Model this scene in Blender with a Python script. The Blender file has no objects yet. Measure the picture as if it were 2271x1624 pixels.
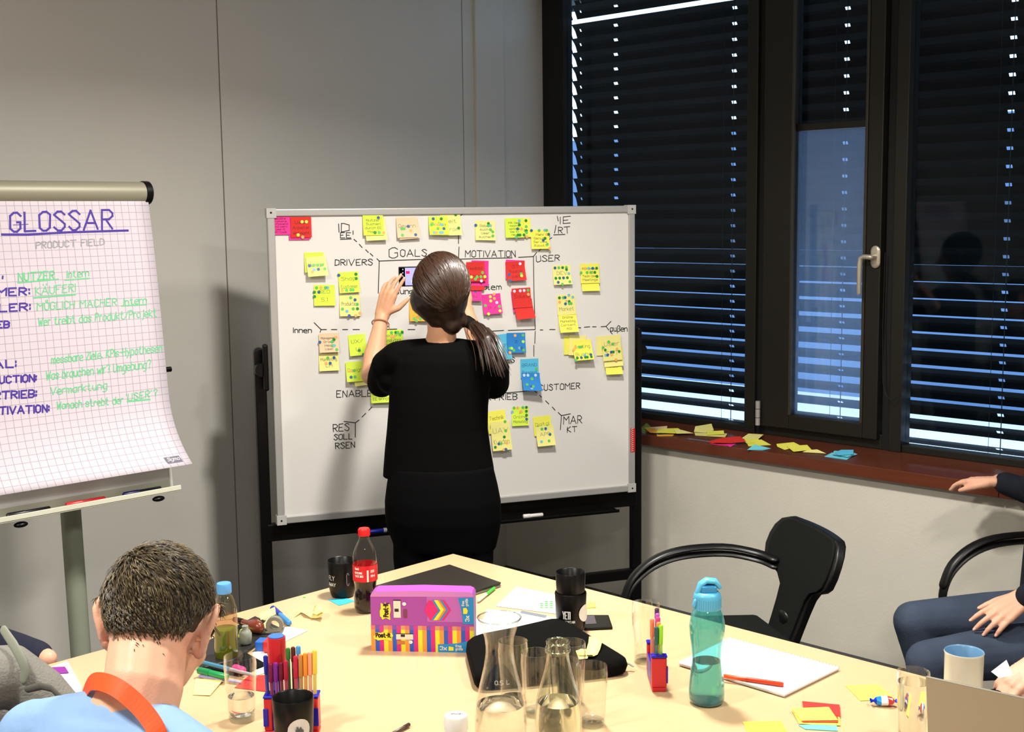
import bpy, bmesh, math, random
from mathutils import Vector, Matrix
V = Vector
random.seed(7)
SC = bpy.context.scene
COL = SC.collection
# ------------------------------------------------------------------ camera
CX, CY, FPX = 1135.5, 812.0, 2780.0
CAM = V((0, 0, 1.80))
HD = math.radians(45.7); PT = math.radians(6.81); RL = math.radians(0.69)
FH = V((math.sin(HD), math.cos(HD), 0)); RH = V((math.cos(HD), -math.sin(HD), 0))
F = FH * math.cos(PT) + V((0, 0, -math.sin(PT)))
U0 = V((0, 0, 1)) * math.cos(PT) + FH * math.sin(PT)
R = RH * math.cos(RL) - U0 * math.sin(RL)
U = RH * math.sin(RL) + U0 * math.cos(RL)
cd = bpy.data.cameras.new('camera'); cam = bpy.data.objects.new('camera', cd); COL.objects.link(cam)
cd.sensor_width = 36; cd.lens = 36 * FPX / 2271; cd.clip_start = .05; cd.clip_end = 200
mw = Matrix.Identity(4)
for i in range(3):
    mw[i][0] = R[i]; mw[i][1] = U[i]; mw[i][2] = -F[i]; mw[i][3] = CAM[i]
cam.matrix_world = mw
SC.camera = cam
# ------------------------------------------------------------------ light
SC.view_settings.view_transform = 'Standard'; SC.view_settings.look = 'None'
SC.view_settings.gamma = 1; SC.view_settings.use_curve_mapping = False
SC.view_settings.exposure = 0.10
wd = bpy.data.worlds.new('world'); SC.world = wd; wd.use_nodes = True
wd.node_tree.nodes['Background'].inputs[0].default_value = (.66, .82, 1.0, 1)
wd.node_tree.nodes['Background'].inputs[1].default_value = 3.2
def area(name, loc, size, power, col, spread=180):
    l = bpy.data.lights.new(name, 'AREA'); l.shape = 'SQUARE'; l.size = size; l.energy = power; l.color = col
    l.spread = math.radians(spread)
    o = bpy.data.objects.new(name, l); COL.objects.link(o); o.location = loc
    return o
area('lamp_light', (2.50, 2.30, 2.93), .24, 62, (1, .96, .88), 150)
area('lamp_light', (2.55, .25, 2.93), .30, 44, (1, .96, .88))
area('lamp_light', (.10, 2.10, 2.93), .30, 68, (1, .95, .86))
area('lamp_light', (.10, -.20, 2.93), .30, 28, (1, .96, .88))  # unseen lamp added behind the camera as frontal fill

# ------------------------------------------------------------------ helpers
def ray(px, py): return F + R * ((px - CX) / FPX) - U * ((py - CY) / FPX)
def onp(px, py, p0, n):
    d = ray(px, py); t = (V(p0) - CAM).dot(V(n)) / d.dot(V(n)); return CAM + d * t
def zat(px, py, z): return onp(px, py, (0, 0, z), (0, 0, 1))
def xat(px, py, x): return onp(px, py, (x, 0, 0), (1, 0, 0))
def yat(px, py, y): return onp(px, py, (0, y, 0), (0, 1, 0))
def P(px, py, f): return onp(px, py, FH * f, FH)
def lin(c):
    r = []
    for x in c[:3]:
        x = x / 255.
        r.append(x / 12.92 if x <= .04045 else ((x + .055) / 1.055) ** 2.4)
    return (*r, 1)
MATS = {}
def mat(name, col=(128, 128, 128), rough=.5, metal=0, spec=.5, noise=None, bump=None, trans=0, ior=1.45, emis=0, coat=0, sheen=0, alpha=1, sss=0):
    if name in MATS: return MATS[name]
    m = bpy.data.materials.new(name); m.use_nodes = True; nt = m.node_tree
    b = nt.nodes['Principled BSDF']; c = lin(col)
    b.inputs['Base Color'].default_value = c; b.inputs['Roughness'].default_value = rough
    b.inputs['Metallic'].default_value = metal; b.inputs['Specular IOR Level'].default_value = spec
    b.inputs['Transmission Weight'].default_value = trans; b.inputs['IOR'].default_value = ior
    b.inputs['Coat Weight'].default_value = coat; b.inputs['Sheen Weight'].default_value = sheen
    b.inputs['Alpha'].default_value = alpha
    if sss:
        b.inputs['Subsurface Weight'].default_value = sss; b.inputs['Subsurface Radius'].default_value = (.5, .2, .1)
        b.inputs['Subsurface Scale'].default_value = .01
    if emis:
        b.inputs['Emission Color'].default_value = c; b.inputs['Emission Strength'].default_value = emis
    if noise or bump:
        tc = nt.nodes.new('ShaderNodeTexCoord'); mp = nt.nodes.new('ShaderNodeMapping')
        nt.links.new(tc.outputs['Object'], mp.inputs[0])
    if noise:
        sc, amt = noise[0], noise[1]
        if len(noise) > 2: mp.inputs['Scale'].default_value = noise[2]
        n = nt.nodes.new('ShaderNodeTexNoise'); n.inputs['Scale'].default_value = sc; n.inputs['Detail'].default_value = 4
        nt.links.new(mp.outputs[0], n.inputs['Vector'])
        r = nt.nodes.new('ShaderNodeMapRange'); r.inputs[3].default_value = 1 - amt; r.inputs[4].default_value = 1 + amt
        nt.links.new(n.outputs[0], r.inputs[0])
        x = nt.nodes.new('ShaderNodeVectorMath'); x.operation = 'SCALE'; x.inputs[0].default_value = c[:3]
        nt.links.new(r.outputs[0], x.inputs['Scale']); nt.links.new(x.outputs[0], b.inputs['Base Color'])
    if bump:
        n = nt.nodes.new('ShaderNodeTexNoise'); n.inputs['Scale'].default_value = bump[0]; n.inputs['Detail'].default_value = 3
        nt.links.new(mp.outputs[0], n.inputs['Vector'])
        bp = nt.nodes.new('ShaderNodeBump'); bp.inputs['Strength'].default_value = bump[1]; bp.inputs['Distance'].default_value = .004
        nt.links.new(n.outputs[0], bp.inputs['Height']); nt.links.new(bp.outputs[0], b.inputs['Normal'])
    MATS[name] = m; return m
def thin_glass(name, col, edge=(255, 255, 255), f0=.035, haze=0, hazecol=(200, 215, 235)):
    """clear pane or thin glass wall: see-through with a fresnel reflection and a slight tint"""
    if name in MATS: return MATS[name]
    m = bpy.data.materials.new(name); m.use_nodes = True; nt = m.node_tree; nt.nodes.clear()
    out = nt.nodes.new('ShaderNodeOutputMaterial'); tr = nt.nodes.new('ShaderNodeBsdfTransparent'); gl = nt.nodes.new('ShaderNodeBsdfGlossy')
    tr.inputs[0].default_value = lin(col); gl.inputs[0].default_value = lin(edge); gl.inputs['Roughness'].default_value = .03
    lw = nt.nodes.new('ShaderNodeLayerWeight'); lw.inputs[0].default_value = .5
    pw = nt.nodes.new('ShaderNodeMath'); pw.operation = 'POWER'; pw.inputs[1].default_value = 3.0
    mr = nt.nodes.new('ShaderNodeMapRange'); mr.inputs[3].default_value = f0; mr.inputs[4].default_value = .75
    mx = nt.nodes.new('ShaderNodeMixShader')
    nt.links.new(lw.outputs['Facing'], pw.inputs[0]); nt.links.new(pw.outputs[0], mr.inputs[0]); nt.links.new(mr.outputs[0], mx.inputs[0])
    nt.links.new(tr.outputs[0], mx.inputs[1]); nt.links.new(gl.outputs[0], mx.inputs[2])
    last = mx
    if haze:
        df = nt.nodes.new('ShaderNodeBsdfDiffuse'); df.inputs[0].default_value = lin(hazecol)
        tl = nt.nodes.new('ShaderNodeBsdfTranslucent'); tl.inputs[0].default_value = lin(hazecol)
        a = nt.nodes.new('ShaderNodeAddShader'); nt.links.new(df.outputs[0], a.inputs[0]); nt.links.new(tl.outputs[0], a.inputs[1])
        m2 = nt.nodes.new('ShaderNodeMixShader'); m2.inputs[0].default_value = haze
        nt.links.new(mx.outputs[0], m2.inputs[1]); nt.links.new(a.outputs[0], m2.inputs[2]); last = m2
    nt.links.new(last.outputs[0], out.inputs[0]); MATS[name] = m; return m

WPOS = {}
def wpos(o): return WPOS.get(o.name, V((0, 0, 0))) if o else V((0, 0, 0))
def tag(o, label=None, cat=None, group=None, kind=None):
    if label: o['label'] = label
    if cat: o['category'] = cat
    if group: o['group'] = group
    if kind: o['kind'] = kind
    return o
def thing(name, label, cat, loc, group=None, kind=None):
    o = bpy.data.objects.new(name, None); o.empty_display_size = .05; COL.objects.link(o); o.location = loc
    WPOS[o.name] = V(loc); return tag(o, label, cat, group, kind)
def frame_from(d, up=V((0, 0, 1))):
    d = d.normalized(); s = d.cross(up)
    if s.length < 1e-4: s = d.cross(V((1, 0, 0)))
    s.normalize(); return s, s.cross(d).normalized(), d
def cr(P_, k=4):
    """smooth curve through the points"""
    P_ = [V(p) for p in P_]; out = []
    for i in range(len(P_) - 1):
        a, b, c, d = P_[max(i - 1, 0)], P_[i], P_[i + 1], P_[min(i + 2, len(P_) - 1)]
        for j in range(k):
            t = j / k; out.append(.5 * ((2 * b) + (c - a) * t + (2 * a - 5 * b + 4 * c - d) * t * t + (3 * b - a - 3 * c + d) * t ** 3))
    return out + [P_[-1]]
class MB:
    def __init__(self): self.v = []; self.f = []; self.mi = []; self.mats = []; self.uv = None
    def m(self, mt):
        if mt not in self.mats: self.mats.append(mt)
        return self.mats.index(mt)
    def add(self, vs, fs, mt):
        n = len(self.v); k = self.m(mt); self.v += [V(p) for p in vs]
        for f in fs: self.f.append([i + n for i in f]); self.mi.append(k)
        return self
    def box(self, c, s, mt, rot=None):
        c = V(c); h = V(s) / 2; vs = []
        for i in (-1, 1):
            for j in (-1, 1):
                for k in (-1, 1):
                    p = V((i * h.x, j * h.y, k * h.z)); vs.append(c + (rot @ p if rot else p))
        return self.add(vs, [(0, 1, 3, 2), (4, 6, 7, 5), (0, 4, 5, 1), (2, 3, 7, 6), (0, 2, 6, 4), (1, 5, 7, 3)], mt)
    def prism(self, pts, ext, mt):
        n = len(pts); ext = V(ext); vs = [V(p) for p in pts] + [V(p) + ext for p in pts]
        return self.add(vs, [list(range(n))[::-1], list(range(n, 2 * n))] + [[i, (i + 1) % n, n + (i + 1) % n, n + i] for i in range(n)], mt)
    def tube(self, pts, rad, mt, seg=8, rnd=False, sx=1, sy=1, up=V((0, 0, 1))):
        pts = [V(p) for p in pts]; n = len(pts)
        if not isinstance(rad, (list, tuple)): rad = [rad] * n
        rings = []
        D = [(pts[min(i + 1, n - 1)] - pts[max(i - 1, 0)]).normalized() for i in range(n)]
        s, t, d = frame_from(D[0], up)
        fr = []
        for i in range(n):
            s = (s - D[i] * s.dot(D[i])).normalized(); fr.append((s.copy(), D[i].cross(s) * -1))
        if rnd:
            for a in (75, 50, 25):
                a = math.radians(a); rings.append((pts[0] - D[0] * rad[0] * math.sin(a), rad[0] * math.cos(a), fr[0]))
        for i in range(n): rings.append((pts[i], rad[i], fr[i]))
        if rnd:
            for a in (25, 50, 75):
                a = math.radians(a); rings.append((pts[-1] + D[-1] * rad[-1] * math.sin(a), rad[-1] * math.cos(a), fr[-1]))
        vs = []
        for c, r, (a, b) in rings:
            for k in range(seg):
                th = 2 * math.pi * k / seg; vs.append(c + a * (r * sx * math.cos(th)) + b * (r * sy * math.sin(th)))
        fs = []
        for i in range(len(rings) - 1):
            for k in range(seg):
                k2 = (k + 1) % seg; fs.append((i * seg + k, i * seg + k2, (i + 1) * seg + k2, (i + 1) * seg + k))
        e = (len(rings) - 1) * seg
        fs.append(list(range(seg))[::-1]); fs.append([e + k for k in range(seg)])
        return self.add(vs, fs, mt)
    def lathe(self, prof, o, mt, seg=28, rot=None, cap=(True, True)):
        o = V(o); vs = []; n = len(prof)
        for r, z in prof:
            for k in range(seg):
                th = 2 * math.pi * k / seg; p = V((r * math.cos(th), r * math.sin(th), z)); vs.append(o + (rot @ p if rot else p))
        fs = [(i * seg + k, i * seg + (k + 1) % seg, (i + 1) * seg + (k + 1) % seg, (i + 1) * seg + k) for i in range(n - 1) for k in range(seg)]
        if cap[0] and prof[0][0] > 1e-5: fs.append(list(range(seg))[::-1])
        if cap[1] and prof[-1][0] > 1e-5: fs.append([(n - 1) * seg + k for k in range(seg)])
        return self.add(vs, fs, mt)
    def ell(self, c, r, mt, ax=None, seg=14, rg=9):
        c = V(c); ax = ax or (V((1, 0, 0)), V((0, 1, 0)), V((0, 0, 1))); vs = []; 
        for i in range(1, rg):
            a = math.pi * i / rg
            for k in range(seg):
                th = 2 * math.pi * k / seg
                vs.append(c + ax[0] * (r[0] * math.sin(a) * math.cos(th)) + ax[1] * (r[1] * math.sin(a) * math.sin(th)) + ax[2] * (-r[2] * math.cos(a)))
        n = len(vs); vs += [c - ax[2] * r[2], c + ax[2] * r[2]]
        fs = [(i * seg + k, i * seg + (k + 1) % seg, (i + 1) * seg + (k + 1) % seg, (i + 1) * seg + k) for i in range(rg - 2) for k in range(seg)]
        fs += [(n, (k + 1) % seg, k) for k in range(seg)] + [(n + 1, (rg - 2) * seg + k, (rg - 2) * seg + (k + 1) % seg) for k in range(seg)]
        return self.add(vs, fs, mt)
    def loft(self, rings, mt, seg=24):
        """rings: (centre, axis_a, axis_b) with the semi-axes as vectors"""
        vs = []
        for c, a, b in rings:
            for k in range(seg):
                th = 2 * math.pi * k / seg; vs.append(V(c) + a * math.cos(th) + b * math.sin(th))
        n = len(rings)
        fs = [(i * seg + k, i * seg + (k + 1) % seg, (i + 1) * seg + (k + 1) % seg, (i + 1) * seg + k) for i in range(n - 1) for k in range(seg)]
        fs += [list(range(seg))[::-1], [(n - 1) * seg + k for k in range(seg)]]
        return self.add(vs, fs, mt)
    def ribbon(self, pts, w, nrm, mt):
        """flat pen stroke on a surface with normal nrm"""
        pts = [V(p) for p in pts]
        for a, b in zip(pts[:-1], pts[1:]):
            d = b - a
            if d.length < 1e-6: continue
            d.normalize(); s = d.cross(nrm).normalized() * (w / 2); e = d * (w * .4)
            self.add([a - s - e, a + s - e, b + s + e, b - s + e], [(0, 1, 2, 3)], mt)
        return self
    def mesh(self, name, org):
        me = bpy.data.meshes.new(name); me.from_pydata([p - org for p in self.v], [], self.f)
        for mt in self.mats: me.materials.append(mt)
        me.polygons.foreach_set('material_index', self.mi); return me
    def build(self, name, parent=None, smooth=False, bevel=0, label=None, cat=None, group=None, kind=None, sub=0, origin=None, solid=0):
        xs = [p.x for p in self.v]; ys = [p.y for p in self.v]; zs = [p.z for p in self.v]
        org = V(origin) if origin else V(((min(xs) + max(xs)) / 2, (min(ys) + max(ys)) / 2, min(zs)))
        me = self.mesh(name, org)
        bm = bmesh.new(); bm.from_mesh(me); 
        if not solid: bmesh.ops.recalc_face_normals(bm, faces=bm.faces)
        bm.to_mesh(me); bm.free()
        if smooth:
            me.shade_smooth()
            try: me.set_sharp_from_angle(angle=math.radians(smooth if smooth is not True else 50))
            except Exception: pass
        o = bpy.data.objects.new(name, me); COL.objects.link(o); o.parent = parent; o.location = org - wpos(parent)
        WPOS[o.name] = org
        if bevel:
            b = o.modifiers.new('b', 'BEVEL'); b.width = bevel; b.segments = 3; b.limit_method = 'ANGLE'; b.angle_limit = math.radians(35)
        if sub:
            s = o.modifiers.new('s', 'SUBSURF'); s.levels = sub; s.render_levels = sub
        if solid:
            s = o.modifiers.new('t', 'SOLIDIFY'); s.thickness = solid; s.offset = 0
        return tag(o, label, cat, group, kind)
def fuse(mb, name, parent, mt, voxel=.006, it=4, label=None, cat=None):
    """join overlapping volumes into one continuous skin"""
    xs = [p.x for p in mb.v]; ys = [p.y for p in mb.v]; zs = [p.z for p in mb.v]
    org = V(((min(xs) + max(xs)) / 2, (min(ys) + max(ys)) / 2, min(zs)))
    me = mb.mesh('tmp', org); t = bpy.data.objects.new('tmp', me); COL.objects.link(t)
    bm = bmesh.new(); bm.from_mesh(me); bmesh.ops.recalc_face_normals(bm, faces=bm.faces); bm.to_mesh(me); bm.free()
    r = t.modifiers.new('r', 'REMESH'); r.mode = 'VOXEL'; r.voxel_size = voxel
    s = t.modifiers.new('s', 'SMOOTH'); s.factor = .5; s.iterations = it
    dg = bpy.context.evaluated_depsgraph_get(); dg.update()
    m2 = bpy.data.meshes.new_from_object(t.evaluated_get(dg)); m2.name = name
    bpy.data.objects.remove(t); bpy.data.meshes.remove(me)
    m2.materials.clear(); m2.materials.append(mt)
    m2.polygons.foreach_set('material_index', [0] * len(m2.polygons)); m2.shade_smooth()
    o = bpy.data.objects.new(name, m2); COL.objects.link(o); o.parent = parent; o.location = org - wpos(parent); WPOS[o.name] = org
    return tag(o, label, cat)
def dup(root, delta, label, group=None):
    c = root.copy(); COL.objects.link(c); c.location = V(root.location) + V(delta)
    if label: c['label'] = label
    WPOS[c.name] = WPOS[root.name] + V(delta)
    for ch in root.children:
        d = ch.copy(); COL.objects.link(d); d.parent = c
        for g in ch.children:
            e = g.copy(); COL.objects.link(e); e.parent = d
    return c
# single-line pen alphabet ------------------------------------------------
SU = {'A': '00 26 40;12 32', 'B': '00 06 26 35 34 23 03;23 32 31 20 00', 'C': '35 26 16 05 01 10 20 31', 'D': '00 06 16 35 31 10 00',
 'E': '36 06 00 30;03 23', 'F': '36 06 00;03 23', 'G': '35 26 16 05 01 10 20 31 33 23', 'H': '00 06;30 36;03 33', 'I': '00 06', 'J': '36 31 20 10 01',
 'K': '00 06;36 03 30', 'L': '06 00 30', 'M': '00 06 23 46 40', 'N': '00 06 30 36', 'O': '10 01 05 16 26 35 31 20 10', 'P': '00 06 26 35 34 23 03',
 'Q': '10 01 05 16 26 35 31 20 10;22 40', 'R': '00 06 26 35 34 23 03;13 30', 'S': '35 26 16 05 14 23 32 31 20 10 01', 'T': '06 46;26 20', 'U': '06 01 10 20 31 36',
 'V': '06 20 46', 'W': '06 10 24 30 46', 'X': '06 40;00 46', 'Y': '06 23 46;23 20', 'Z': '06 36 00 30', '1': '05 16 10', '2': '05 16 26 35 34 00 30',
 '3': '05 16 26 35 23 32 31 20 10 01', '4': '30 36 02 42', '5': '36 06 03 23 32 31 20 00', '0': '10 01 05 16 26 35 31 20 10', '-': '03 23', "'": '06 05', ':': '01 02;04 05',
 '.': '00 01', ',': '01 10', '/': '00 36', '!': '02 06;00 01', '?': '05 16 26 35 23 22;20 21', '+': '13 33;22 24', '_': '00 40', '~': '02 13 22 33'}
SL = {'a': '36 16 05 03 12 22 33;36 32', 'b': '08 02 22 33 35 26 06', 'c': '35 26 16 05 03 12 22 33', 'd': '38 32 12 03 05 16 36', 'e': '04 34 35 26 16 05 03 12 32',
 'f': '38 28 17 12;06 26', 'g': '36 16 05 03 12 32;36 31 20 00', 'h': '08 02;05 16 26 35 32', 'i': '02 06;07 08', 'j': '26 21 10;27 28', 'k': '08 02;36 04 32', 'l': '08 02 12',
 'm': '02 06 16 25 22;25 36 45 42', 'n': '02 06;05 16 26 35 32', 'o': '12 03 05 16 26 35 33 22 12', 'p': '00 06 26 35 33 22 02', 'q': '36 16 05 03 12 32;36 30',
 'r': '02 06;05 16 26', 's': '35 26 16 05 14 24 33 22 12 03', 't': '18 13 22 32;06 26', 'u': '06 03 12 22 33;36 32', 'v': '06 22 46', 'w': '06 12 25 32 46', 'x': '06 32;02 36',
 'y': '06 23;36 00', 'z': '06 36 02 32', 'Ä': '00 26 40;12 32;17 18;37 38', 'Ö': '10 01 05 16 26 35 31 20 10;17 18;27 28', 'ß': '00 07 18 28 37 25 34 33 22 12'}
def strokes(s):
    """polylines in units: cap height 1"""
    x = 0; out = []
    for ch in s:
        if ch == ' ': x += .45; continue
        up = ch in SU or ch in 'ÄÖ'; d = SU.get(ch) or SL.get(ch)
        if d is None: x += .5; continue
        mx = 0
        for pl in d.split(';'):
            pts = []
            for q in pl.split(): 
                a, b = int(q[0]), int(q[1]) - (0 if up else 2); mx = max(mx, a); pts.append((x + a / 6., b / 6.))
            out.append(pts)
        x += mx / 6. + .2
    return out, max(x - .2, .1)
def px_text(s, x0, y0, x1, y1, h, jit=0):
    st, w = strokes(s); L = math.hypot(x1 - x0, y1 - y0); ux, uy = (x1 - x0) / L, (y1 - y0) / L; out = []
    for pl in st: out.append([(x0 + ux * a * L / w + uy * b * h * .0 + random.uniform(-jit, jit), y0 + uy * a * L / w - b * h + random.uniform(-jit, jit)) for a, b in pl])
    return out
def flat_text(mb, s, o, dx, dy, nrm, h, w, mt, width=None):
    """text from origin o along dx with cap height h"""
    st, W = strokes(s); k = (width / W) if width else h
    for pl in st: mb.ribbon([V(o) + dx * (a * k) + dy * (b * h) for a, b in pl], w, nrm, mt)

# ------------------------------------------------------------------ materials
m_wall = mat('wall_panel_grey', (206, 203, 196), .34, spec=.4, noise=(3, .03), bump=(400, .05))
m_plaster = mat('plaster_white', (218, 213, 200), .85, noise=(9, .035), bump=(120, .12))
m_floor = mat('carpet_grey', (70, 70, 72), .95, noise=(300, .3), bump=(500, .5))
m_ceil = mat('ceiling_white', (215, 213, 208), .9)
m_frame = mat('window_frame_bronze', (34, 32, 27), .45, metal=.3)
m_seal = mat('black_rubber', (9, 9, 9), .7)
m_slat = mat('slat_dark', (9, 15, 19), .6, spec=.2)
m_sill = mat('sill_mahogany', (100, 50, 32), .28, coat=.2, noise=(4, .18, (14, 1, 14)))
m_alu = mat('aluminium', (186, 184, 182), .35, metal=.35, spec=.5)
m_board = mat('whiteboard_enamel', (228, 225, 221), .22, spec=.5)
m_black = mat('black_satin', (7, 7, 7), .35, spec=.3)
m_blackm = mat('black_matt', (11, 11, 10), .8, spec=.15)
m_ink = mat('ink_black', (28, 30, 34), .6)
m_inkt = mat('ink_thin', (70, 72, 66), .7)
m_table = mat('beech_laminate', (205, 174, 134), .30, noise=(5, .05, (1, 9, 1)))
m_white = mat('white_plastic', (235, 235, 230), .4)
m_paper = mat('paper_white', (238, 238, 240), .8)
m_glass = thin_glass('clear_glass', (252, 253, 252))
m_green_glass = thin_glass('pale_green_glass', (250, 252, 247))
m_pane = thin_glass('window_pane', (228, 238, 245), f0=.008)
m_pane_h = thin_glass('window_pane_painted_reflection', (240, 246, 252), f0=.05, haze=.16, hazecol=(125, 160, 205))  # diffuse haze paints a pale blue reflection onto the lower pane
m_water = mat('water', (250, 252, 250), .0, trans=1, ior=1.33)
m_skin = mat('skin_tan', (214, 160, 126), .5, sss=.12, noise=(30, .06), bump=(260, .12))
m_skin2 = mat('skin_fair', (226, 170, 142), .5, sss=.12, noise=(25, .06), bump=(300, .12))
m_nail = mat('fingernail', (226, 178, 158), .3)

# ================================================================== SETTING
WY, WX, SX, SZ = 4.47, 4.83, 4.47, .80     # back wall, window plane, sill front, sill top
XL, YB, ZC = -1.6, -2.2, 2.95
st = dict(kind='structure')
MB().box(((XL + 5.3) / 2, (YB + 5) / 2, -.05), (5.3 - XL, 5 - YB, .1), m_floor).build('floor', **st)
MB().box(((XL + 4.9) / 2, (YB + 4.7) / 2, ZC + .05), (4.9 - XL, 4.7 - YB, .1), m_ceil).build('ceiling', **st)
wb = MB().box(((XL + 5.0) / 2, WY + .09, ZC / 2), (5.0 - XL, .12, ZC), m_seal).build('wall_back', **st)
xj = [XL, yat(482, 30, WY).x - 1.2, yat(488, 200, WY).x, yat(1027, 200, WY).x, WX + .02]
for a, b in zip(xj[:-1], xj[1:]):
    MB().box(((a + b) / 2, WY + .015, ZC / 2), (b - a - .006, .03, ZC - .002), m_wall).build('wall_panel', wb, bevel=.0015)
a, b = yat(1058, 200, WY - .02).x, yat(1119, 200, WY - .02).x
MB().box(((a + b) / 2, WY - .008, ZC / 2), (b - a, .016, ZC - .002), m_wall).build('pilaster', wb, bevel=.002)
MB().box((XL - .05, (YB + 4.6) / 2, ZC / 2), (.1, 4.7 - YB, ZC), m_plaster).build('wall_left', **st)
MB().box(((XL + 5) / 2, YB - .05, ZC / 2), (5 - XL, .1, ZC), m_plaster).build('wall_front', **st)
wr = MB().box((SX + .04 + .17, (YB + WY) / 2, (SZ - .05) / 2), (.34, WY - YB, SZ - .05), m_plaster).build('wall_right', **st)
MB().box(((XL + WX) / 2 - .2, WY - .008, .04), (WX - XL - .4, .014, .08), mat('skirting_grey', (90, 88, 84))).build('baseboard_back', bevel=.002, **st)
s1 = xat(2215, 1090, SX)
sl = MB().box(((SX + WX) / 2 + .02, (s1.y + WY) / 2, SZ - .024), (WX - SX + .04, WY - s1.y - .002, .048), m_sill).build('trim_1', bevel=.002, **st)
MB().box(((SX + WX) / 2 + .02, (s1.y + YB) / 2, SZ - .024), (WX - SX + .04, s1.y - YB - .002, .048), m_sill).build('trim_2', bevel=.002, **st)

# windows ----------------------------------------------------------
def yw(px, py=500, X=WX): return xat(px, py, X).y
Z0 = SZ; Z1 = 2.95
yA = WY; yA1 = yw(1250, 300); yB0 = yw(1655, 700); yB1 = yw(1700, 500); yC0 = yw(1748, 500); 
yS0 = yw(1698, 700); yS1 = yw(1962, 500); yG0 = yw(1762, 500); yG1 = yw(1929, 500); yD0 = yw(1966, 500); yD1 = yw(2012, 500); yE = -1.9
def vbox(mb, y0, y1, z0, z1, x0, x1, mt): mb.box(((x0 + x1) / 2, (y0 + y1) / 2, (z0 + z1) / 2), (abs(x1 - x0), abs(y1 - y0), abs(z1 - z0)), mt)
def frame(name, y0, y1, z0, z1, w, x0, x1, parent, mt=m_frame, wb_=None):
    mb = MB(); wbt = wb_ or w
    vbox(mb, y0, y0 - w, z0, z1, x0, x1, mt); vbox(mb, y1 + w, y1, z0, z1, x0, x1, mt)
    vbox(mb, y0 - w, y1 + w, z0, z0 + wbt, x0, x1, mt); vbox(mb, y0 - w, y1 + w, z1 - w, z1, x0, x1, mt)
    return mb.build(name, parent, bevel=.003)
zsb = xat(1500, 948, WX).z; 
w1 = thing('window_1', None, None, (WX, (yA + yB1) / 2, Z0), **st)
mb = MB(); vbox(mb, WY, yA1, Z0, Z1, WX, WX + .07, m_seal); mb.build('mullion', w1, bevel=.002)
mb = MB(); vbox(mb, yB0, yw(1680, 500), Z0, Z1, WX - .01, WX + .07, m_frame); mb.build('mullion', w1, bevel=.003)
mb = MB(); vbox(mb, yw(1680, 500), yB1, Z0, Z1, WX + .01, WX + .07, m_seal); mb.build('gasket', w1, bevel=.002)
mb = MB(); vbox(mb, yA1, yB0, Z0, Z0 + .03, WX, WX + .07, m_frame); mb.build('bottom_rail', w1, bevel=.003)
mb = MB(); vbox(mb, yA1, yB0, Z0 + .03, Z1, WX + .03, WX + .036, m_pane); mb.build('pane', w1)
w2 = thing('window_2', None, None, (WX, (yS0 + yS1) / 2, Z0), **st)
zf0 = xat(1800, 985, WX).z
mb = MB(); vbox(mb, yB1, yD0, Z0, xat(1700, 946, WX - .03).z + .02, WX - .0, WX + .07, m_frame); mb.build('bottom_rail', w2, bevel=.003)
zsash0 = xat(1700, 946, WX - .03).z; zg0 = xat(1745, 918, WX).z; zbar = xat(1850, 276, WX).z
sf = MB(); vbox(sf, yS0, yG0, zsash0, Z1, WX - .03, WX + .05, m_frame); vbox(sf, yG1, yS1, zsash0, Z1, WX - .03, WX + .05, m_frame)
vbox(sf, yG0, yG1, zsash0, zg0, WX - .03, WX + .05, m_frame)
sf = sf.build('sash_frame', w2, bevel=.004)
mb = MB(); vbox(mb, yG0, yG1, zbar - .018, zbar + .012, WX + .005, WX + .045, m_frame); mb.build('crossbar', w2, bevel=.003)
mb = MB(); vbox(mb, yG0, yG1, zg0, zbar - .018, WX + .02, WX + .026, m_pane_h); mb.build('pane', w2, label='lower pane with a pale blue reflection painted in as haze')
mb = MB(); vbox(mb, yG0, yG1, zbar + .012, Z1, WX + .02, WX + .026, m_pane); mb.build('pane', w2)
gi = MB()
for (a, b) in ((yG0, yG0 - .012), (yG1 + .012, yG1)): vbox(gi, a, b, zg0, Z1, WX - .034, WX - .02, mat('sash_bead', (52, 48, 38), .5))
gi.build('glazing_bead', w2, bevel=.002)
hg = MB(); hz = xat(1698, 918, WX - .04).z; hg.tube([(WX - .045, yS0 + .006, hz - .055), (WX - .045, yS0 + .006, hz + .055)], .011, m_alu, 10)
for q in (-.02, .02): hg.tube([(WX - .045, yS0 + .006, hz + q - .001), (WX - .045, yS0 + .006, hz + q + .001)], .0116, m_black, 10)
hg.build('hinge', w2, True, label='pale metal hinge')
hp = xat(1943, 570, WX - .03); hy, hzz = hp.y, hp.z
m_hnd = mat('handle_champagne', (200, 190, 172), .3, metal=.5)
mb = MB(); mb.tube([(WX - .036, hy, hzz - .025), (WX - .036, hy, hzz + .025)], .022, m_hnd, 16, True, sx=1, sy=.3, up=V((1, 0, 0)))
mb.v = [V((WX - .036 + (p.x - WX + .036) * (1 if 1 else 1), p.y, p.z)) for p in mb.v]; mb.build('handle_plate', w2, True, label='champagne metal handle plate')
mb = MB(); mb.tube([(WX - .03, hy, hzz), (WX - .075, hy, hzz)], .011, m_hnd, 12); 
mb.tube([(WX - .075, hy + .0, hzz), (WX - .078, hy + .03, hzz + .002), (WX - .078, hy + .045, hzz - .005), (WX - .08, hy + .048, hzz - .03), (WX - .08, hy + .048, hzz - .15)], [.011, .010, .010, .010, .009], m_hnd, 12, True)
mb.build('handle', w2, 60, label='champagne metal lever handle')
mb = MB(); cpts = [xat(1963, 560, WX - .035), xat(1958, 720, WX - .035), xat(1958, 850, WX - .04), xat(1965, 878, WX - .045), xat(1977, 888, WX - .05), xat(1992, 878, WX - .035)]
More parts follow.
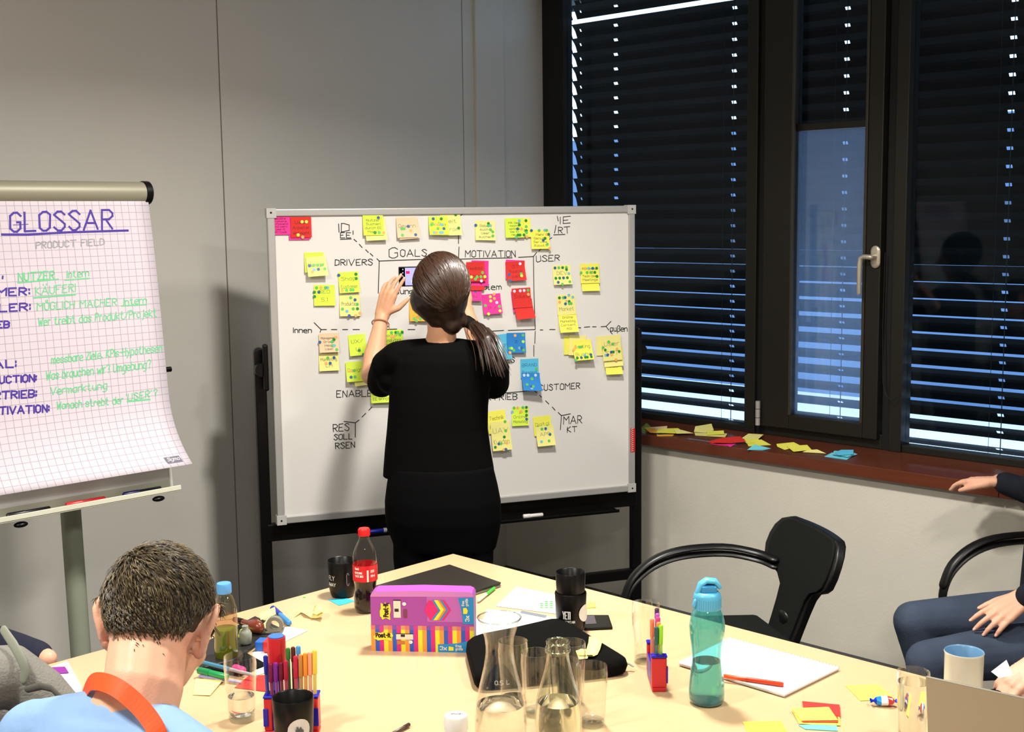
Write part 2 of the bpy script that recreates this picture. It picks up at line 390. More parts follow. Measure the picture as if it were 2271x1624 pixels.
mb.tube(cpts, .0018, m_seal, 6); mb.build('cable', w2, True)
w3 = thing('window_3', None, None, (WX, 1.0, Z0), **st)
mb = MB(); vbox(mb, yD0, yD0 - (yD0 - yD1) * .35, Z0, Z1, WX + .0, WX + .07, m_seal); mb.build('gasket', w3, bevel=.002)
mb = MB(); vbox(mb, yD0 - (yD0 - yD1) * .4, yD1, Z0, Z1, WX - .012, WX + .07, m_frame); mb.build('mullion', w3, bevel=.003)
mb = MB(); vbox(mb, yD1, yE, Z0, Z0 + .03, WX, WX + .07, m_frame); mb.build('bottom_rail', w3, bevel=.003)
mb = MB(); vbox(mb, yD1, yE, Z0 + .03, Z1, WX + .03, WX + .036, m_pane); mb.build('pane', w3)
mb = MB(); vbox(mb, yE, YB - .1, Z0, Z1, WX, WX + .1, m_seal); mb.build('mullion', w3)
MB().box((WX + .2, (YB + WY) / 2, ZC + .0), (.5, WY - YB + 1, .09), m_seal).build('trim_3', **st)

# exterior blinds ---------------------------------------------------
BX = 5.02; PITCH = .072; SW = .080
def smooth_tab(tab, x):
    if x <= tab[0][0]: return tab[0][1]
    for (a, b), (c, d) in zip(tab[:-1], tab[1:]):
        if x <= c: return b + (d - b) * (x - a) / (c - a)
    return tab[-1][1]
def make_slat(y0, y1, theta, holes, mt, w=SW):
    """one curved slat from y0 to y1, outer edge lower, with rectangular cord holes; local to its centre line"""
    c, s = math.cos(theta), math.sin(theta)
    fr = [0, .42, .60, 1]
    prof = [((f - .5) * w * c + math.sin(math.pi * f) * .006 * s, -(f - .5) * w * s + math.sin(math.pi * f) * .006 * c) for f in fr]
    ed = sorted({y0, y1} | {h for a in holes for h in a}, reverse=True); ed = [e for e in ed if y1 <= e <= y0]
    mb = MB(); 
    for a, b in zip(ed[:-1], ed[1:]):
        mid = (a + b) / 2; hole = any(min(h) < mid < max(h) for h in holes)
        for k in range(3):
            if hole and k == 1: continue
            (xa, za), (xb, zb) = prof[k], prof[k + 1]
            mb.add([(xa, a, za), (xa, b, za), (xb, b, zb), (xb, a, zb)], [(0, 1, 2, 3)], mt)
    return mb
def blind(label, y0, y1, zb, zt, holepx, mt, gtab, cords, skip=None, pxc=1530, extra=None):
    ym = (y0 + y1) / 2
    root = thing('venetian_blind', label, 'blind', (BX, ym, zb), 'outside blinds behind the windows')
    holes = []
    for (h, ww) in holepx:
        yh = yw(h, 400, BX); holes.append((yh + ww / 2, yh - ww / 2))
    cache = {}
    n = int((zt - zb) / PITCH)
    for i in range(n):
        z = zb + PITCH * (i + .5)
        dz_ = .024 if skip and skip[0] < z < skip[1] else 0
        m = (1.8 - z) / BX; g = smooth_tab(gtab, z)
        best = min((abs(PITCH + m * SW * math.cos(t) - SW * math.sin(t) - g * PITCH), t) for t in [math.radians(q / 4) for q in range(60, 352)])[1]
        key = round(best, 3)
        if key not in cache:
            mbs = make_slat(y0 - ym, y1 - ym, best, [(a - ym, b - ym) for a, b in holes], mt)
            cache[key] = mbs.mesh('slat', V((0, 0, 0)))
        o = bpy.data.objects.new('slat', cache[key]); COL.objects.link(o); o.parent = root; o.location = (0, 0, z - zb + dz_)
    cm = MB()
    for c in cords:
        yc = yw(c, 400, BX)
        cm.tube([(BX - .02, yc - .014, zb - .02), (BX - .02, yc - .014, zt)], .0022, m_seal, 5)
        cm.tube([(BX - .035, yc + .03, zb - .02), (BX - .035, yc + .03, zt)], .0012, m_seal, 4)
    if cords: cm.build('ladder_cord', root)
    mb = MB(); vbox(mb, y0, y1, zb - .045, zb - .02, BX - .03, BX + .03, mat('blind_rail', (120, 130, 145), .5, metal=.2)); mb.build('bottom_rail', root, bevel=.004)
    return root
def zb_of(px, py, X=BX): return xat(px, py, X).z
zs = [(zb_of(1530, y), g) for y, g in ((925, .75), (885, .42), (862, .2), (800, .20), (760, .17), (710, .10), (650, .07), (600, .05), (555, .04), (535, 0), (0, -.03))]
zbot = zb_of(1530, 938)
yl = yw(1275, 300, BX)
topz = zb_of(1330, 15)
blind('dark closed outside blind in the large left window beside the whiteboard', yl, yw(1655, 500, BX) - .12, zbot, 3.1, [(1365, .024), (1625, .024), (1288, .008)], m_slat, zs, [1625], skip=(topz - .045, topz + .03))
blind('narrow strip of dark blind slats in the window corner by the grey wall', WY + .35, yw(1266, 300, BX), zbot, 3.1, [(1255, .008)], m_slat, [(0, -.03), (5, -.03)], [], skip=(topz - .045, topz + .03))
zc = [(zb_of(1850, y), g) for y, g in ((930, .6), (890, .45), (850, .42), (790, .40), (740, .34), (690, .26), (660, .18), (630, .12), (590, .07), (560, 0), (0, -.03))]
blind('blind behind the narrow opening window with the handle', yw(1700, 500, BX), yw(1990, 500, BX), zb_of(1850, 945), 3.1, [(1872, .024)], m_slat, zc, [1872], pxc=1850)
zr = [(zb_of(2130, y), g) for y, g in ((1010, .7), (970, .6), (935, .15), (900, .17), (860, .2), (800, .17), (750, .13), (700, .1), (650, .06), (610, .04), (590, 0), (0, -.03))]
blind('dark closed outside blind in the large right window above the resting hand', yw(2000, 500, BX), yE, zb_of(2130, 1008), 3.1, [(2236, .026)], m_slat, zr, [2236], pxc=2130)
# street outside
m_pave = mat('plaza_pale', (238, 240, 242), .9, noise=(.4, .05))
MB().box((22, 4, -3.05), (34, 60, .1), m_pave).build('pavement', label='pale paved street outside seen through the blind slits', cat='pavement')
m_fac = mat('facade_blue_grey', (92, 116, 150), .6, noise=(.6, .15))
fb = thing('office_building', 'blue grey building across the street seen between the slats', 'building', (31, 6, -3))
MB().box((31, 6, .55), (3, 70, 7.1), m_fac).build('facade', fb)
for k in range(8):
    MB().box((29.45, -14 + k * 5, 1.2), (.12, 3.6, 2.0), mat('window_dark', (60, 80, 105), .2)).build('window', fb)
mb = MB()
for (dy, h) in ((0, 0), (.0, 1)): 
    pass
# ceiling lamps; the one behind the camera is unseen, added for fill
for (x, y, s) in ((2.50, 2.30, 'above the far half of the table'), (2.55, .25, 'above the near end of the table'), (.10, 2.10, 'nearest the flip chart'), (.10, -.20, 'added unseen behind the camera for fill')):
    t = thing('ceiling_lamp', 'square white ceiling lamp ' + s, 'lamp', (x, y, ZC - .02))
    mb = MB()
    for a in (-1, 1):
        mb.box((x + a * .165, y, ZC - .01), (.03, .36, .02), m_white); mb.box((x, y + a * .165, ZC - .01), (.30, .03, .02), m_white)
    mb.build('housing', t, bevel=.002)

# ================================================================== WHITEBOARD
bl = P(602, 812, 4.75); br = P(1409, 775, 5.27)
BD = V((br.x - bl.x, br.y - bl.y, 0)).normalized(); BN = BD.cross(V((0, 0, 1))) ; BN = BN if BN.dot(CAM - bl) > 0 else -BN
BZ = V((0, 0, 1))
BP = bl + BN * 0     # point on the writing surface
def B(px, py, off=.0012): return onp(px, py, BP + BN * off, BN)
tl, tr, bll, brr = B(588, 463), B(1409, 457), B(619, 1164), B(1405, 1088)
ux0 = ((tl - BP).dot(BD) + (bll - BP).dot(BD)) / 2; ux1 = ((tr - BP).dot(BD) + (brr - BP).dot(BD)) / 2
zt_, zb_ = (tl.z + tr.z) / 2, (bll.z + brr.z) / 2
def BL(u, z, n=0): return V((BP.x, BP.y, 0)) + BD * u + BN * n + V((0, 0, z))
BROT = Matrix((BD, BN, BZ)).transposed()
def bbox_(mb, u0, u1, z0, z1, n0, n1, mt): mb.box(BL((u0 + u1) / 2, (z0 + z1) / 2, (n0 + n1) / 2), (abs(u1 - u0), abs(n1 - n0), abs(z1 - z0)), mt, BROT)
wbt = thing('whiteboard', 'large mobile whiteboard with grey frame on black stand covered in sticky notes', 'whiteboard', BL((ux0 + ux1) / 2, 0, -.05))
mb = MB(); bbox_(mb, ux0 + .02, ux1 - .02, zb_ + .02, zt_ - .02, -.02, 0, m_board); mb.build('panel', wbt)
mb = MB(); fw = .028
bbox_(mb, ux0, ux0 + fw, zb_, zt_, -.026, .009, m_alu); bbox_(mb, ux1 - fw, ux1, zb_, zt_, -.026, .009, m_alu)
bbox_(mb, ux0 + fw, ux1 - fw, zb_, zb_ + fw, -.026, .009, m_alu); bbox_(mb, ux0 + fw, ux1 - fw, zt_ - fw, zt_, -.026, .009, m_alu)
mb.build('frame', wbt, bevel=.004)
for u in (ux0, ux1):
    for z in (zb_, zt_):
        s = 1 if u == ux0 else -1; q = 1 if z == zb_ else -1
        mb = MB(); bbox_(mb, u - s * .003, u + s * .034, z - q * .003, z + q * .034, -.028, .0115, mat('corner_plastic', (188, 186, 184), .5))
        mb.tube([BL(u + s * .014, z + q * .014, .011), BL(u + s * .014, z + q * .014, .0125)], .004, m_blackm, 8)
        mb.build('corner_cap', wbt, bevel=.006)
# stand: two posts, beams, feet
zj = B(592, 815).z
ul = (B(586, 900) - BP).dot(BD); ur = (B(1420, 900) - BP).dot(BD)
for u, s in ((ul - .004, -1), (ur + .004, 1)):
    mb = MB(); bbox_(mb, u - .022, u + .022, .06, zj + .05, -.075, -.035, m_black)
    mb.tube([BL(u, zj + .05, -.075), BL(u, zj + .05, -.035)], .022, m_black, 16); mb.build('post', wbt, bevel=.006)
    mb = MB(); mb.tube([BL(u, zj - .01, -.04), BL(u, zj - .01, .004)], .026, m_black, 18); mb.build('pivot_knob', wbt, 60)
    mb = MB(); bbox_(mb, u - s * .024, u - s * .004, zj - .09, zj + .09, -.012, .02, m_black); mb.build('clamp', wbt, bevel=.008)
    mb = MB(); mb.tube([BL(u, .035, -.36), BL(u, .06, -.30), BL(u, .07, -.05), BL(u, .06, .22), BL(u, .035, .28)], .024, m_black, 10, True); mb.build('foot', wbt, True)
    for n in (-.33, .25):
        mb = MB(); mb.tube([BL(u - .012, .028, n), BL(u + .012, .028, n)], .027, m_blackm, 14); mb.build('caster', wbt, 60)
mb = MB(); bbox_(mb, ul, ur, zb_ - .075, zb_ - .008, -.07, -.03, m_black); mb.build('cross_beam', wbt, bevel=.004)
zl = B(1380, 1272).z
mb = MB(); bbox_(mb, ul, ur, zl - .045, zl, -.07, -.04, m_black); mb.build('lower_beam', wbt, bevel=.004)
mb = MB(); bbox_(mb, ul + .35, ur - .12, zb_ - .075, zb_ - .067, -.035, .05, m_black); bbox_(mb, ul + .35, ur - .12, zb_ - .075, zb_ - .062, .046, .05, m_black); mb.build('pen_tray', wbt, bevel=.002)
mb = MB(); a0, a1 = B(1403, 950, .0105), B(1402, 1003, .0105); 
u = ux1 - .012
bbox_(mb, u - .011, u + .011, a1.z, a0.z, .009, .0105, mat('red_label', (196, 38, 36)))
for i in range(12):
    z = a1.z + (a0.z - a1.z) * (i + .5) / 12; mb.ribbon([BL(u - .008, z, .0112), BL(u + .002, z + .003, .0112)], .002, BN, m_white)
mb.build('red_sticker', wbt, label='narrow red and white sticker on the right frame')
# drawing and writing on the board
def bstroke(mb, pts, w=.0032, mt=m_ink): mb.ribbon([B(*p) for p in pts], w, BN, mt)
lines = [[(751, 497), (752, 515)], [(783, 520), (783, 512)], [(755, 531), (779, 530)], [(785, 531), (791, 536)], [(797, 542), (803, 549)], [(811, 554), (817, 560)], [(821, 562), (827, 568)],
 [(836, 574), (841, 579), (946, 575)], [(841, 579), (839, 650)], [(946, 577), (1016, 575), (1080, 573), (1136, 572)], [(1150, 571), (1183, 569)], [(1183, 569), (1190, 560)], [(1195, 557), (1200, 552)],
 [(1183, 569), (1184, 640), (1187, 730)], [(1018, 480), (1028, 474)], [(1017, 520), (1017, 540)], [(1018, 548), (1017, 575)],
 [(697, 716), (712, 731), (710, 737)], [(713, 731), (724, 731)], [(735, 731), (747, 731)], [(760, 731), (771, 731)], [(783, 731), (797, 731)], [(850, 731), (880, 730)], [(905, 731), (920, 731)],
 [(1086, 735), (1117, 733)], [(1127, 733), (1187, 731)], [(1198, 732), (1204, 732)], [(1219, 731), (1231, 731)], [(1280, 727), (1288, 727)], [(1296, 726), (1308, 725)], [(1314, 725), (1322, 725)], [(1333, 725), (1344, 724), (1355, 713)], [(1344, 724), (1350, 732)], [(1353, 735), (1358, 741)],
 [(1187, 735), (1186, 762)], [(1184, 766), (1184, 790)], [(1083, 873), (1130, 871), (1184, 866), (1190, 871)], [(1197, 877), (1201, 881)], [(1210, 889), (1217, 896)], [(1225, 903), (1231, 910)],
 [(1238, 915), (1245, 922), (1243, 953)], [(1245, 922), (1265, 918)], [(763, 935), (788, 938), (788, 970)], [(788, 938), (796, 932)], [(803, 925), (811, 917)], [(818, 910), (825, 903)],
 [(1017, 880), (1083, 873)], [(1228, 521), (1253, 520)], [(1230, 517), (1233, 500)], [(1218, 531), (1224, 527)], [(1236, 480), (1238, 490)]]
mb = MB()
for l in lines: bstroke(mb, l)
mb.build('marker_lines', wbt)
words = [('D', 757, 514, 775, 514, 18), ('EE', 755, 528, 778, 528, 12), ('G', 863, 573, 882, 572, 23), ('OALS', 888, 569, 946, 568, 15), ('DRIVERS', 743, 589, 826, 588, 13), ('MOTIVATION', 1032, 570, 1143, 570, 14),
 ('USER', 1189, 581, 1241, 578, 13), ('IE', 1243, 497, 1265, 495, 15), ('RT', 1238, 518, 1264, 517, 14), ('innen', 651, 738, 691, 738, 11), ('außen', 1353, 735, 1391, 735, 12), ('ENABLER', 747, 881, 838, 879, 14),
 ('RES', 739, 958, 774, 955, 16), ('SOLL', 741, 976, 781, 974, 12), ('RSEN', 744, 996, 787, 993, 13), ('MAR', 1250, 941, 1290, 939, 17), ('KT', 1258, 959, 1279, 958, 12), ('CUSTOMER', 1196, 867, 1286, 862, 13),
 ('VERTRIEB', 1050, 889, 1147, 886, 13), ('Problem', 1040, 643, 1112, 642, 12), ('Lösung', 860, 652, 916, 652, 12), ('SALES', 1090, 806, 1141, 804, 12)]
for w in words:
    mb = MB()
    for pl in px_text(w[0], *w[1:5], w[5], .5): bstroke(mb, pl, .0029)
    mb.build('lettering', wbt)
# ---- sticky notes
NC = {'Y': (240, 236, 92), 'G': (214, 238, 74), 'y': (238, 230, 140), 'P': (240, 206, 168), 'M': (232, 52, 150), 'R': (214, 44, 38), 'O': (240, 178, 60), 'B': (38, 130, 205), 'L': (88, 190, 228), 'T': (110, 205, 220), 'K': (120, 150, 60), 'V': (214, 64, 30)}
NM = {k: mat('note_' + {'Y': 'yellow', 'G': 'lime', 'y': 'pale_yellow', 'P': 'peach', 'M': 'magenta', 'R': 'red', 'O': 'orange', 'B': 'blue', 'L': 'light_blue', 'T': 'turquoise', 'K': 'olive', 'V': 'vermilion'}[k], v, .75, noise=(20, .04)) for k, v in NC.items()}
DC = {'g': (96, 192, 84), 'd': (24, 132, 44), 'b': (40, 96, 150), 'l': (120, 186, 214), 'o': (244, 176, 96), 'w': (190, 214, 240), 'y': (190, 236, 80)}
DM = {}
for k, c in DC.items():
    mb = MB(); n = 12; r = .0062
    mb.prism([(r * math.cos(2 * math.pi * i / n), r * math.sin(2 * math.pi * i / n), 0) for i in range(n)], (0, 0, .0004), mat('dot_' + {'g': 'green', 'd': 'dark_green', 'b': 'blue', 'l': 'light_blue', 'o': 'orange', 'w': 'pale', 'y': 'lime'}[k], c, .5))
    DM[k] = mb.mesh('dot_sticker', V((0, 0, 0)))
def note(x0, y0, x1, y1, c, lift, dots, words_, label, lay=0, rot=0, ink=None, group='sticky notes on the whiteboard'):
    a = B((x0 + x1) / 2, y0); ztop = a.z; u0 = (B(x0, (y0 + y1) / 2) - BP).dot(BD); u1 = (B(x1, (y0 + y1) / 2) - BP).dot(BD); h = ztop - B((x0 + x1) / 2, y1).z
    uc = (u0 + u1) / 2; w = u1 - u0; base = .0016 + lay * .0022; rr = math.radians(rot)
    def S(s, t, off=0):          # s across 0..1, t down 0..1
        x = (s - .5) * w; z = -t * h; xr = x * math.cos(rr) - z * math.sin(rr); zr = x * math.sin(rr) + z * math.cos(rr)
        return BL(uc + xr, ztop + zr, base + off + lift * t ** 1.7 * (1 + .25 * (s - .5)))
    root = thing('sticky_note', label, 'sticky note', BL(uc, ztop, base), group)
    mb = MB(); N = 6; vs = []
    for i in range(N + 1):
        for s in (0, .5, 1): vs.append(S(s, i / N))
    for i in range(N + 1):
        for s in (0, .5, 1): vs.append(S(s, i / N, .0005))
    fs = []; m = 3 * (N + 1)
    for i in range(N):
        for k in range(2):
            q = i * 3 + k; fs += [(q, q + 1, q + 4, q + 3), (m + q, m + q + 3, m + q + 4, m + q + 1)]
        fs += [(i * 3, i * 3 + 3, m + i * 3 + 3, m + i * 3), (i * 3 + 2, m + i * 3 + 2, m + i * 3 + 5, i * 3 + 5)]
    fs += [(N * 3, N * 3 + 1, m + N * 3 + 1, m + N * 3), (N * 3 + 1, N * 3 + 2, m + N * 3 + 2, m + N * 3 + 1)]
    mb.add(vs, fs, NM[c]); mb.build('sheet', root, True)
    if words_:
        mb = MB(); L = words_.split('|'); n = len(L); hh = min(.62 / max(n, 2), .24)
        for i, wd_ in enumerate(L):
            stt, W = strokes(wd_); y = .2 + (i + .55) * (.76 / n) if n > 1 else .5
            k = min(.8 / W, hh * .95 * h / w * 1.2); xo = .5 - W * k / 2
            for pl in stt: mb.ribbon([S(xo + p * k, y - q * hh * .7 + random.uniform(-.004, .004), .0009) for p, q in pl], .0011, BN, ink or m_inkt)
        mb.build('handwriting', root)
    nrm = BROT @ Matrix.Rotation(math.radians(-90), 3, 'X')
    for d in dots.split():
        p = S(int(d[1]) / 9.5 + .03, int(d[2]) / 9.5 + .03, .0010); o = bpy.data.objects.new('dot_sticker', DM[d[0]]); COL.objects.link(o); o.parent = root
        t = min(1, int(d[2]) / 9.5 + .03); tilt = math.atan2(lift * 1.7 * t ** .7, h)
        o.location = p - WPOS[root.name]
        z = (BN * math.cos(tilt) + V((0, 0, 1)) * math.sin(tilt)).normalized(); xx = BD; yy = z.cross(xx).normalized()
        o.rotation_euler = Matrix((xx, yy, z)).transposed().to_euler()
    return root
RI = mat('ink_dark_red', (110, 14, 22), .7); BI = mat('ink_navy', (14, 60, 110), .7)
note(598, 474, 644, 521, 'M', .004, '', 'Deadline|Produkte|Aufbauend|wird wenn|User/E|SM/Code', 'magenta sticky note in the top left corner of the whiteboard', ink=RI)
note(640, 481, 686, 532, 'M', .004, '', '', 'magenta sticky note mostly hidden under the red one at top left')
note(644, 481, 690, 527, 'R', .003, 'y52 y72 y38 o59', 'User|Anbieter|wird macht', 'red sticky note beside the magenta one at the top left corner', 2, ink=RI)
note(808, 484, 854, 533, 'y', .02, '', '', 'pale yellow sticky note under the lime one, top row left', 0, 2)
note(804, 477, 849, 522, 'G', .012, 'b71 d58 g78 o98', 'Nutzer|Suchen|durch EE|Markt', 'lime sticky note in the top row nearest the word IDEE', 2)
note(881, 487, 927, 530, 'P', .016, '', '', 'peach sticky note under the dotted peach one', 0, 4)
note(878, 482, 924, 527, 'P', .014, 'g25 g35 b54 o66 g28 b88', 'Gewinn', 'peach sticky note with six dots in the top row above GOALS', 2, 1)
note(976, 475, 1021, 522, 'y', .018, 'd86 d70', 'Zeit|Strom', 'pale yellow sticky note behind the lime one, top row centre')
note(950, 480, 992, 521, 'G', .02, 'b21 d61 o44 g14 g46 l64 l28 o38 l58 b76 l68', 'Ok-Buy', 'lime sticky note with eleven dots in the top row centre', 2, -1)
note(1054, 490, 1098, 533, 'y', .012, 'b02 d61 l72 g62 g74 g85 g87', 'Gaben|sucht|User|suchen', 'pale yellow sticky note with dots above MOTIVATION', 0, -2)
note(1134, 484, 1176, 526, 'Y', .008, 'd71 g74 d76 g77 o79 g66', '', 'yellow sticky note half covered in green dots above USER')
note(1119, 484, 1160, 527, 'G', .01, 'l71 d73 b65 o85 d68 d78 g59 d98', 'Mit User|macht|optimal|bei Sy|neue', 'lime sticky note with five written lines above MOTIVATION', 2)
note(1176, 510, 1216, 552, 'Y', .01, 'b00 g40 l70 g80 o82 d92 d74 b65 g87 o99', 'Mehr|Genuss|Service|Rabatt', 'yellow sticky note with dots around its right edge left of the word RT', 3)
note(1046, 578, 1084, 634, 'M', .01, '', 'z', 'magenta sticky note sticking out behind the red one below MOTIVATION', 0, -3, ink=RI)
note(1036, 600, 1072, 644, 'R', .01, '', '', 'red sticky note tucked under another red one below MOTIVATION', 1)
note(1033, 581, 1073, 624, 'R', .012, 'g85 y27 g57 g77 y97 g48 w79', 'Feedback|Sales', 'red sticky note with dots nearest the head of the standing person', 3, ink=RI)
note(1026, 628, 1067, 667, 'M', .016, 'y71 g82 y73 b64', 'ja|neu', 'magenta sticky note partly behind the head, under the red one', 1, -2, ink=RI)
note(1068, 652, 1109, 696, 'M', .016, 'y41 o60 o62 w74 y43 g15 g86 y29 y88', 'I|P r', 'magenta sticky note with nine dots below the word Problem', 1, 3, ink=RI)
note(1122, 577, 1164, 618, 'M', .012, '', '', 'magenta sticky note behind the red one at upper right of the box', 0, -4)
note(1120, 580, 1162, 622, 'R', .018, 'w71 b16 g76 y77 b19', 'IST|Sozial|zeit', 'red sticky note at upper right of the boxed area', 2, 2, ink=RI)
note(1133, 645, 1172, 690, 'M', .012, '', '', 'magenta sticky note edge left of the two long red notes', 0, 5)
note(1134, 639, 1175, 682, 'R', .012, 'w11 w41 w61 g81 o83', 'Sales', 'red sticky note with a row of pale dots at lower right of the box', 2, 2, ink=RI)
note(1138, 664, 1178, 706, 'R', .028, '', '', 'plain red sticky note hanging below the row of pale dots', 3, 4)
note(1225, 588, 1265, 631, 'y', .016, 'b11 g31 d51 g71 d72 l84 d16 d36 b56 d76 b28 g49 g88', 'DEV', 'pale yellow sticky note with DEV written, below USER', 0, 1)
note(1288, 600, 1326, 645, 'Y', .018, '', '', 'yellow sticky note under the dotted one, upper right area', 0)
note(1286, 585, 1327, 628, 'Y', .008, 'o22 l42 b62 d82 g04 g34 g54 d74 d86', 'Performance|WAS|Team User|Meetings', 'yellow sticky note with nine dots, rightmost of the upper area', 2)
note(1235, 654, 1275, 698, 'y', .006, 'd11 g31 b41 l60 l81 o13 d63 b44 g74 g64', 'z|Market', 'pale yellow sticky note with a cluster of dots above the yellow written one', 0, 1)
note(1237, 693, 1277, 736, 'Y', .024, '', 'Online|Marketing|Content|ROI', 'yellow sticky note with four lines crossing the dashed line', 2, 1)
note(1250, 746, 1290, 786, 'Y', .004, '', 'CA|1', 'yellow sticky note at the back left of the pile under the dashed line', 0)
note(1262, 744, 1300, 788, 'y', .010, '', '', 'pale yellow sticky note in the middle of the pile under the dashed line', 1, -5)
note(1268, 754, 1309, 797, 'Y', .026, 'o13 g33 g43 o04 d18 b38 l57 d58 b87 d68 g09 d88', 'Casting|Buche', 'yellow sticky note with Casting written and a row of dots', 3, 2)
note(1322, 746, 1364, 788, 'y', .004, '', '', 'pale yellow sticky note at the back of the pile near the right board edge', 0)
note(1352, 770, 1381, 808, 'y', .004, '', 'z', 'pale sticky note poking out right of the pile by the board edge', 0, 2)
note(1337, 786, 1378, 812, 'y', .012, '', '', 'pale yellow sticky note low in the pile near the right board edge', 2, 2)
note(1340, 800, 1376, 829, 'Y', .018, '', 'Wald', 'yellow sticky note hanging lowest in the pile near the right board edge', 3)
note(1333, 744, 1374, 799, 'y', .008, 'g32 g53 g04 o75 d15 b46 d56 l17 b27 d86 o47 o69', 'User|SRT', 'pale yellow dotted sticky note topmost of the pile near the right board edge', 4, 2)
note(707, 785, 751, 822, 'y', .010, 'g42 b72 b55 o35', 'Marketing|CM', 'pale yellow sticky note below the peach one near innen', 0)
note(707, 739, 750, 781, 'P', .010, 'o82 b04 d73 g64 g66 l76 g88', 'Management|Group|Head|User', 'peach sticky note just right of the word innen', 2)
note(772, 742, 810, 788, 'G', .014, 'd57 d79', 'UX/|UI', 'lime sticky note with UX written, left of the raised forearm', 0, 3)
note(780, 806, 817, 854, 'y', .02, '', '', 'pale sticky note under the lime one left of the elbow', 0, 6)
note(766, 802, 806, 845, 'G', .018, 'o24 g44 b27 g47', 'Design', 'lime sticky note with four dots left of the elbow', 2, 1)
note(848, 732, 893, 775, 'G', .010, 'g41 d61 g71 d91 g82 o43 o53', 'Content|Analytics|Design', 'lime sticky note just above the left shoulder of the standing person')
note(821, 855, 866, 892, 'G', .014, '', 'Support|mit Kunde|EE bringt', 'lime sticky note below the left sleeve of the standing person', 2)
note(675, 560, 718, 604, 'G', .012, '', '', 'lime sticky note peeking over the pale one at the left of the board')
note(678, 569, 722, 612, 'y', .024, 'b14 g34 g54 g74 l36 b56 g86 o27', 'Manager', 'pale sticky note with MANAGER written at the left of the board', 2, 3)
note(750, 603, 795, 649, 'G', .012, 'b01 d81 d83 o18 g38 g58 g68', 'Shop|Customer', 'green lime sticky note just below the word DRIVERS', 0, 2)
note(696, 632, 743, 678, 'G', .008, 'g11 o31 l61 d03 b23 d05 g51', 'SEO|5.1', 'lime sticky note reading SEO, left of the pale Produktion note', 0, -1)
note(753, 654, 798, 701, 'y', .010, 'g51 b72 g84 g16 g66 d86 l37 b49 o79 o98', 'Produktion', 'pale yellow sticky note reading Produktion below DRIVERS', 0, -1)
note(908, 668, 950, 712, 'O', .014, 'g28 g58 g39', 'Wir|sind|da', 'orange sticky note partly behind the head of the standing person', 0, -2)
note(1092, 742, 1128, 798, 'L', .018, 'g34', 'Team', 'light blue sticky note behind the right shoulder of the standing person', 0, 5, ink=BI)
note(1123, 738, 1164, 782, 'B', .012, 'o41 g81 y84 g17 y27 g38 l67 b77 g88 o19', 'z', 'blue sticky note right of the right shoulder', 2, -1, ink=BI)
note(1154, 796, 1194, 838, 'L', .004, 'g85', 'BRAND|Personal', 'light blue sticky note with BRAND written above the deep blue one', 0, 0, ink=BI)
note(1156, 827, 1196, 864, 'B', .038, 'w11 w31 g53 w71 g26 b47 g57 l48', '', 'deep blue sticky note hanging over the corner of the box', 2, -3, ink=BI)
note(1080, 911, 1120, 960, 'Y', .006, '', 'Technik|Know', 'yellow sticky note right of the waist of the standing person', 0, 4)
note(1087, 934, 1129, 997, 'y', .02, 'g70 g73 d65 o77 b37 d18 g47 b69 o59', 'UAV|Kunden', 'pale long sticky note with dots right of the waist', 2, 2)
note(1135, 903, 1172, 944, 'G', .008, 'g10 o30 g60 d80 l02 o52 d82 d84 b86', 'z|Online|Marketing', 'lime sticky note reading Online Marketing below VERTRIEB', 0, -1)
note(1182, 923, 1221, 965, 'Y', .006, 'g25 g75', 'Digital', 'yellow sticky note reading DIGITAL left of MARKT', 0, 3)
note(1187, 945, 1226, 987, 'y', .02, 'g31 b51 b74 l27 g67', 'APP', 'pale yellow sticky note reading APP left of MARKT', 2, 2)
# marker on the board tray
def pen(name, label, p0, p1, r, mb_col, cap_col, capfrac=.35, cat='pen', group=None, tip=True, gloss=.3):
    p0, p1 = V(p0), V(p1); t = thing(name, label, cat, p0.lerp(p1, .5) - V((0, 0, r)), group); d = (p1 - p0)
    MB().tube([p0 + d * capfrac, p1 - d * .02, p1], [r * .86, r * .86, r * .6], mat('pen_%d_%d_%d' % mb_col, mb_col, gloss), 10).build('barrel', t, 60)
    MB().tube([p0, p0 + d * .03, p0 + d * capfrac], [r * .75, r, r], mat('pen_%d_%d_%d' % cap_col, cap_col, gloss), 10).build('cap', t, 60)
    return t
def tray_pt(px, py): return onp(px, py, BP + BN * .03, BN)
zt = zb_ - .067 + .0095
a, b = tray_pt(1160, 1138), tray_pt(1204, 1132); a.z = b.z = zt
pen('marker', 'white board marker lying in the tray under the whiteboard', a, b, .0095, (235, 232, 225), (222, 220, 214))
a, b = tray_pt(858, 1166), tray_pt(815, 1170); a.z = b.z = zt
pen('marker', 'blue board marker with white end left of the hips in the tray', a, b, .0095, (30, 50, 190), (225, 225, 225), .18)
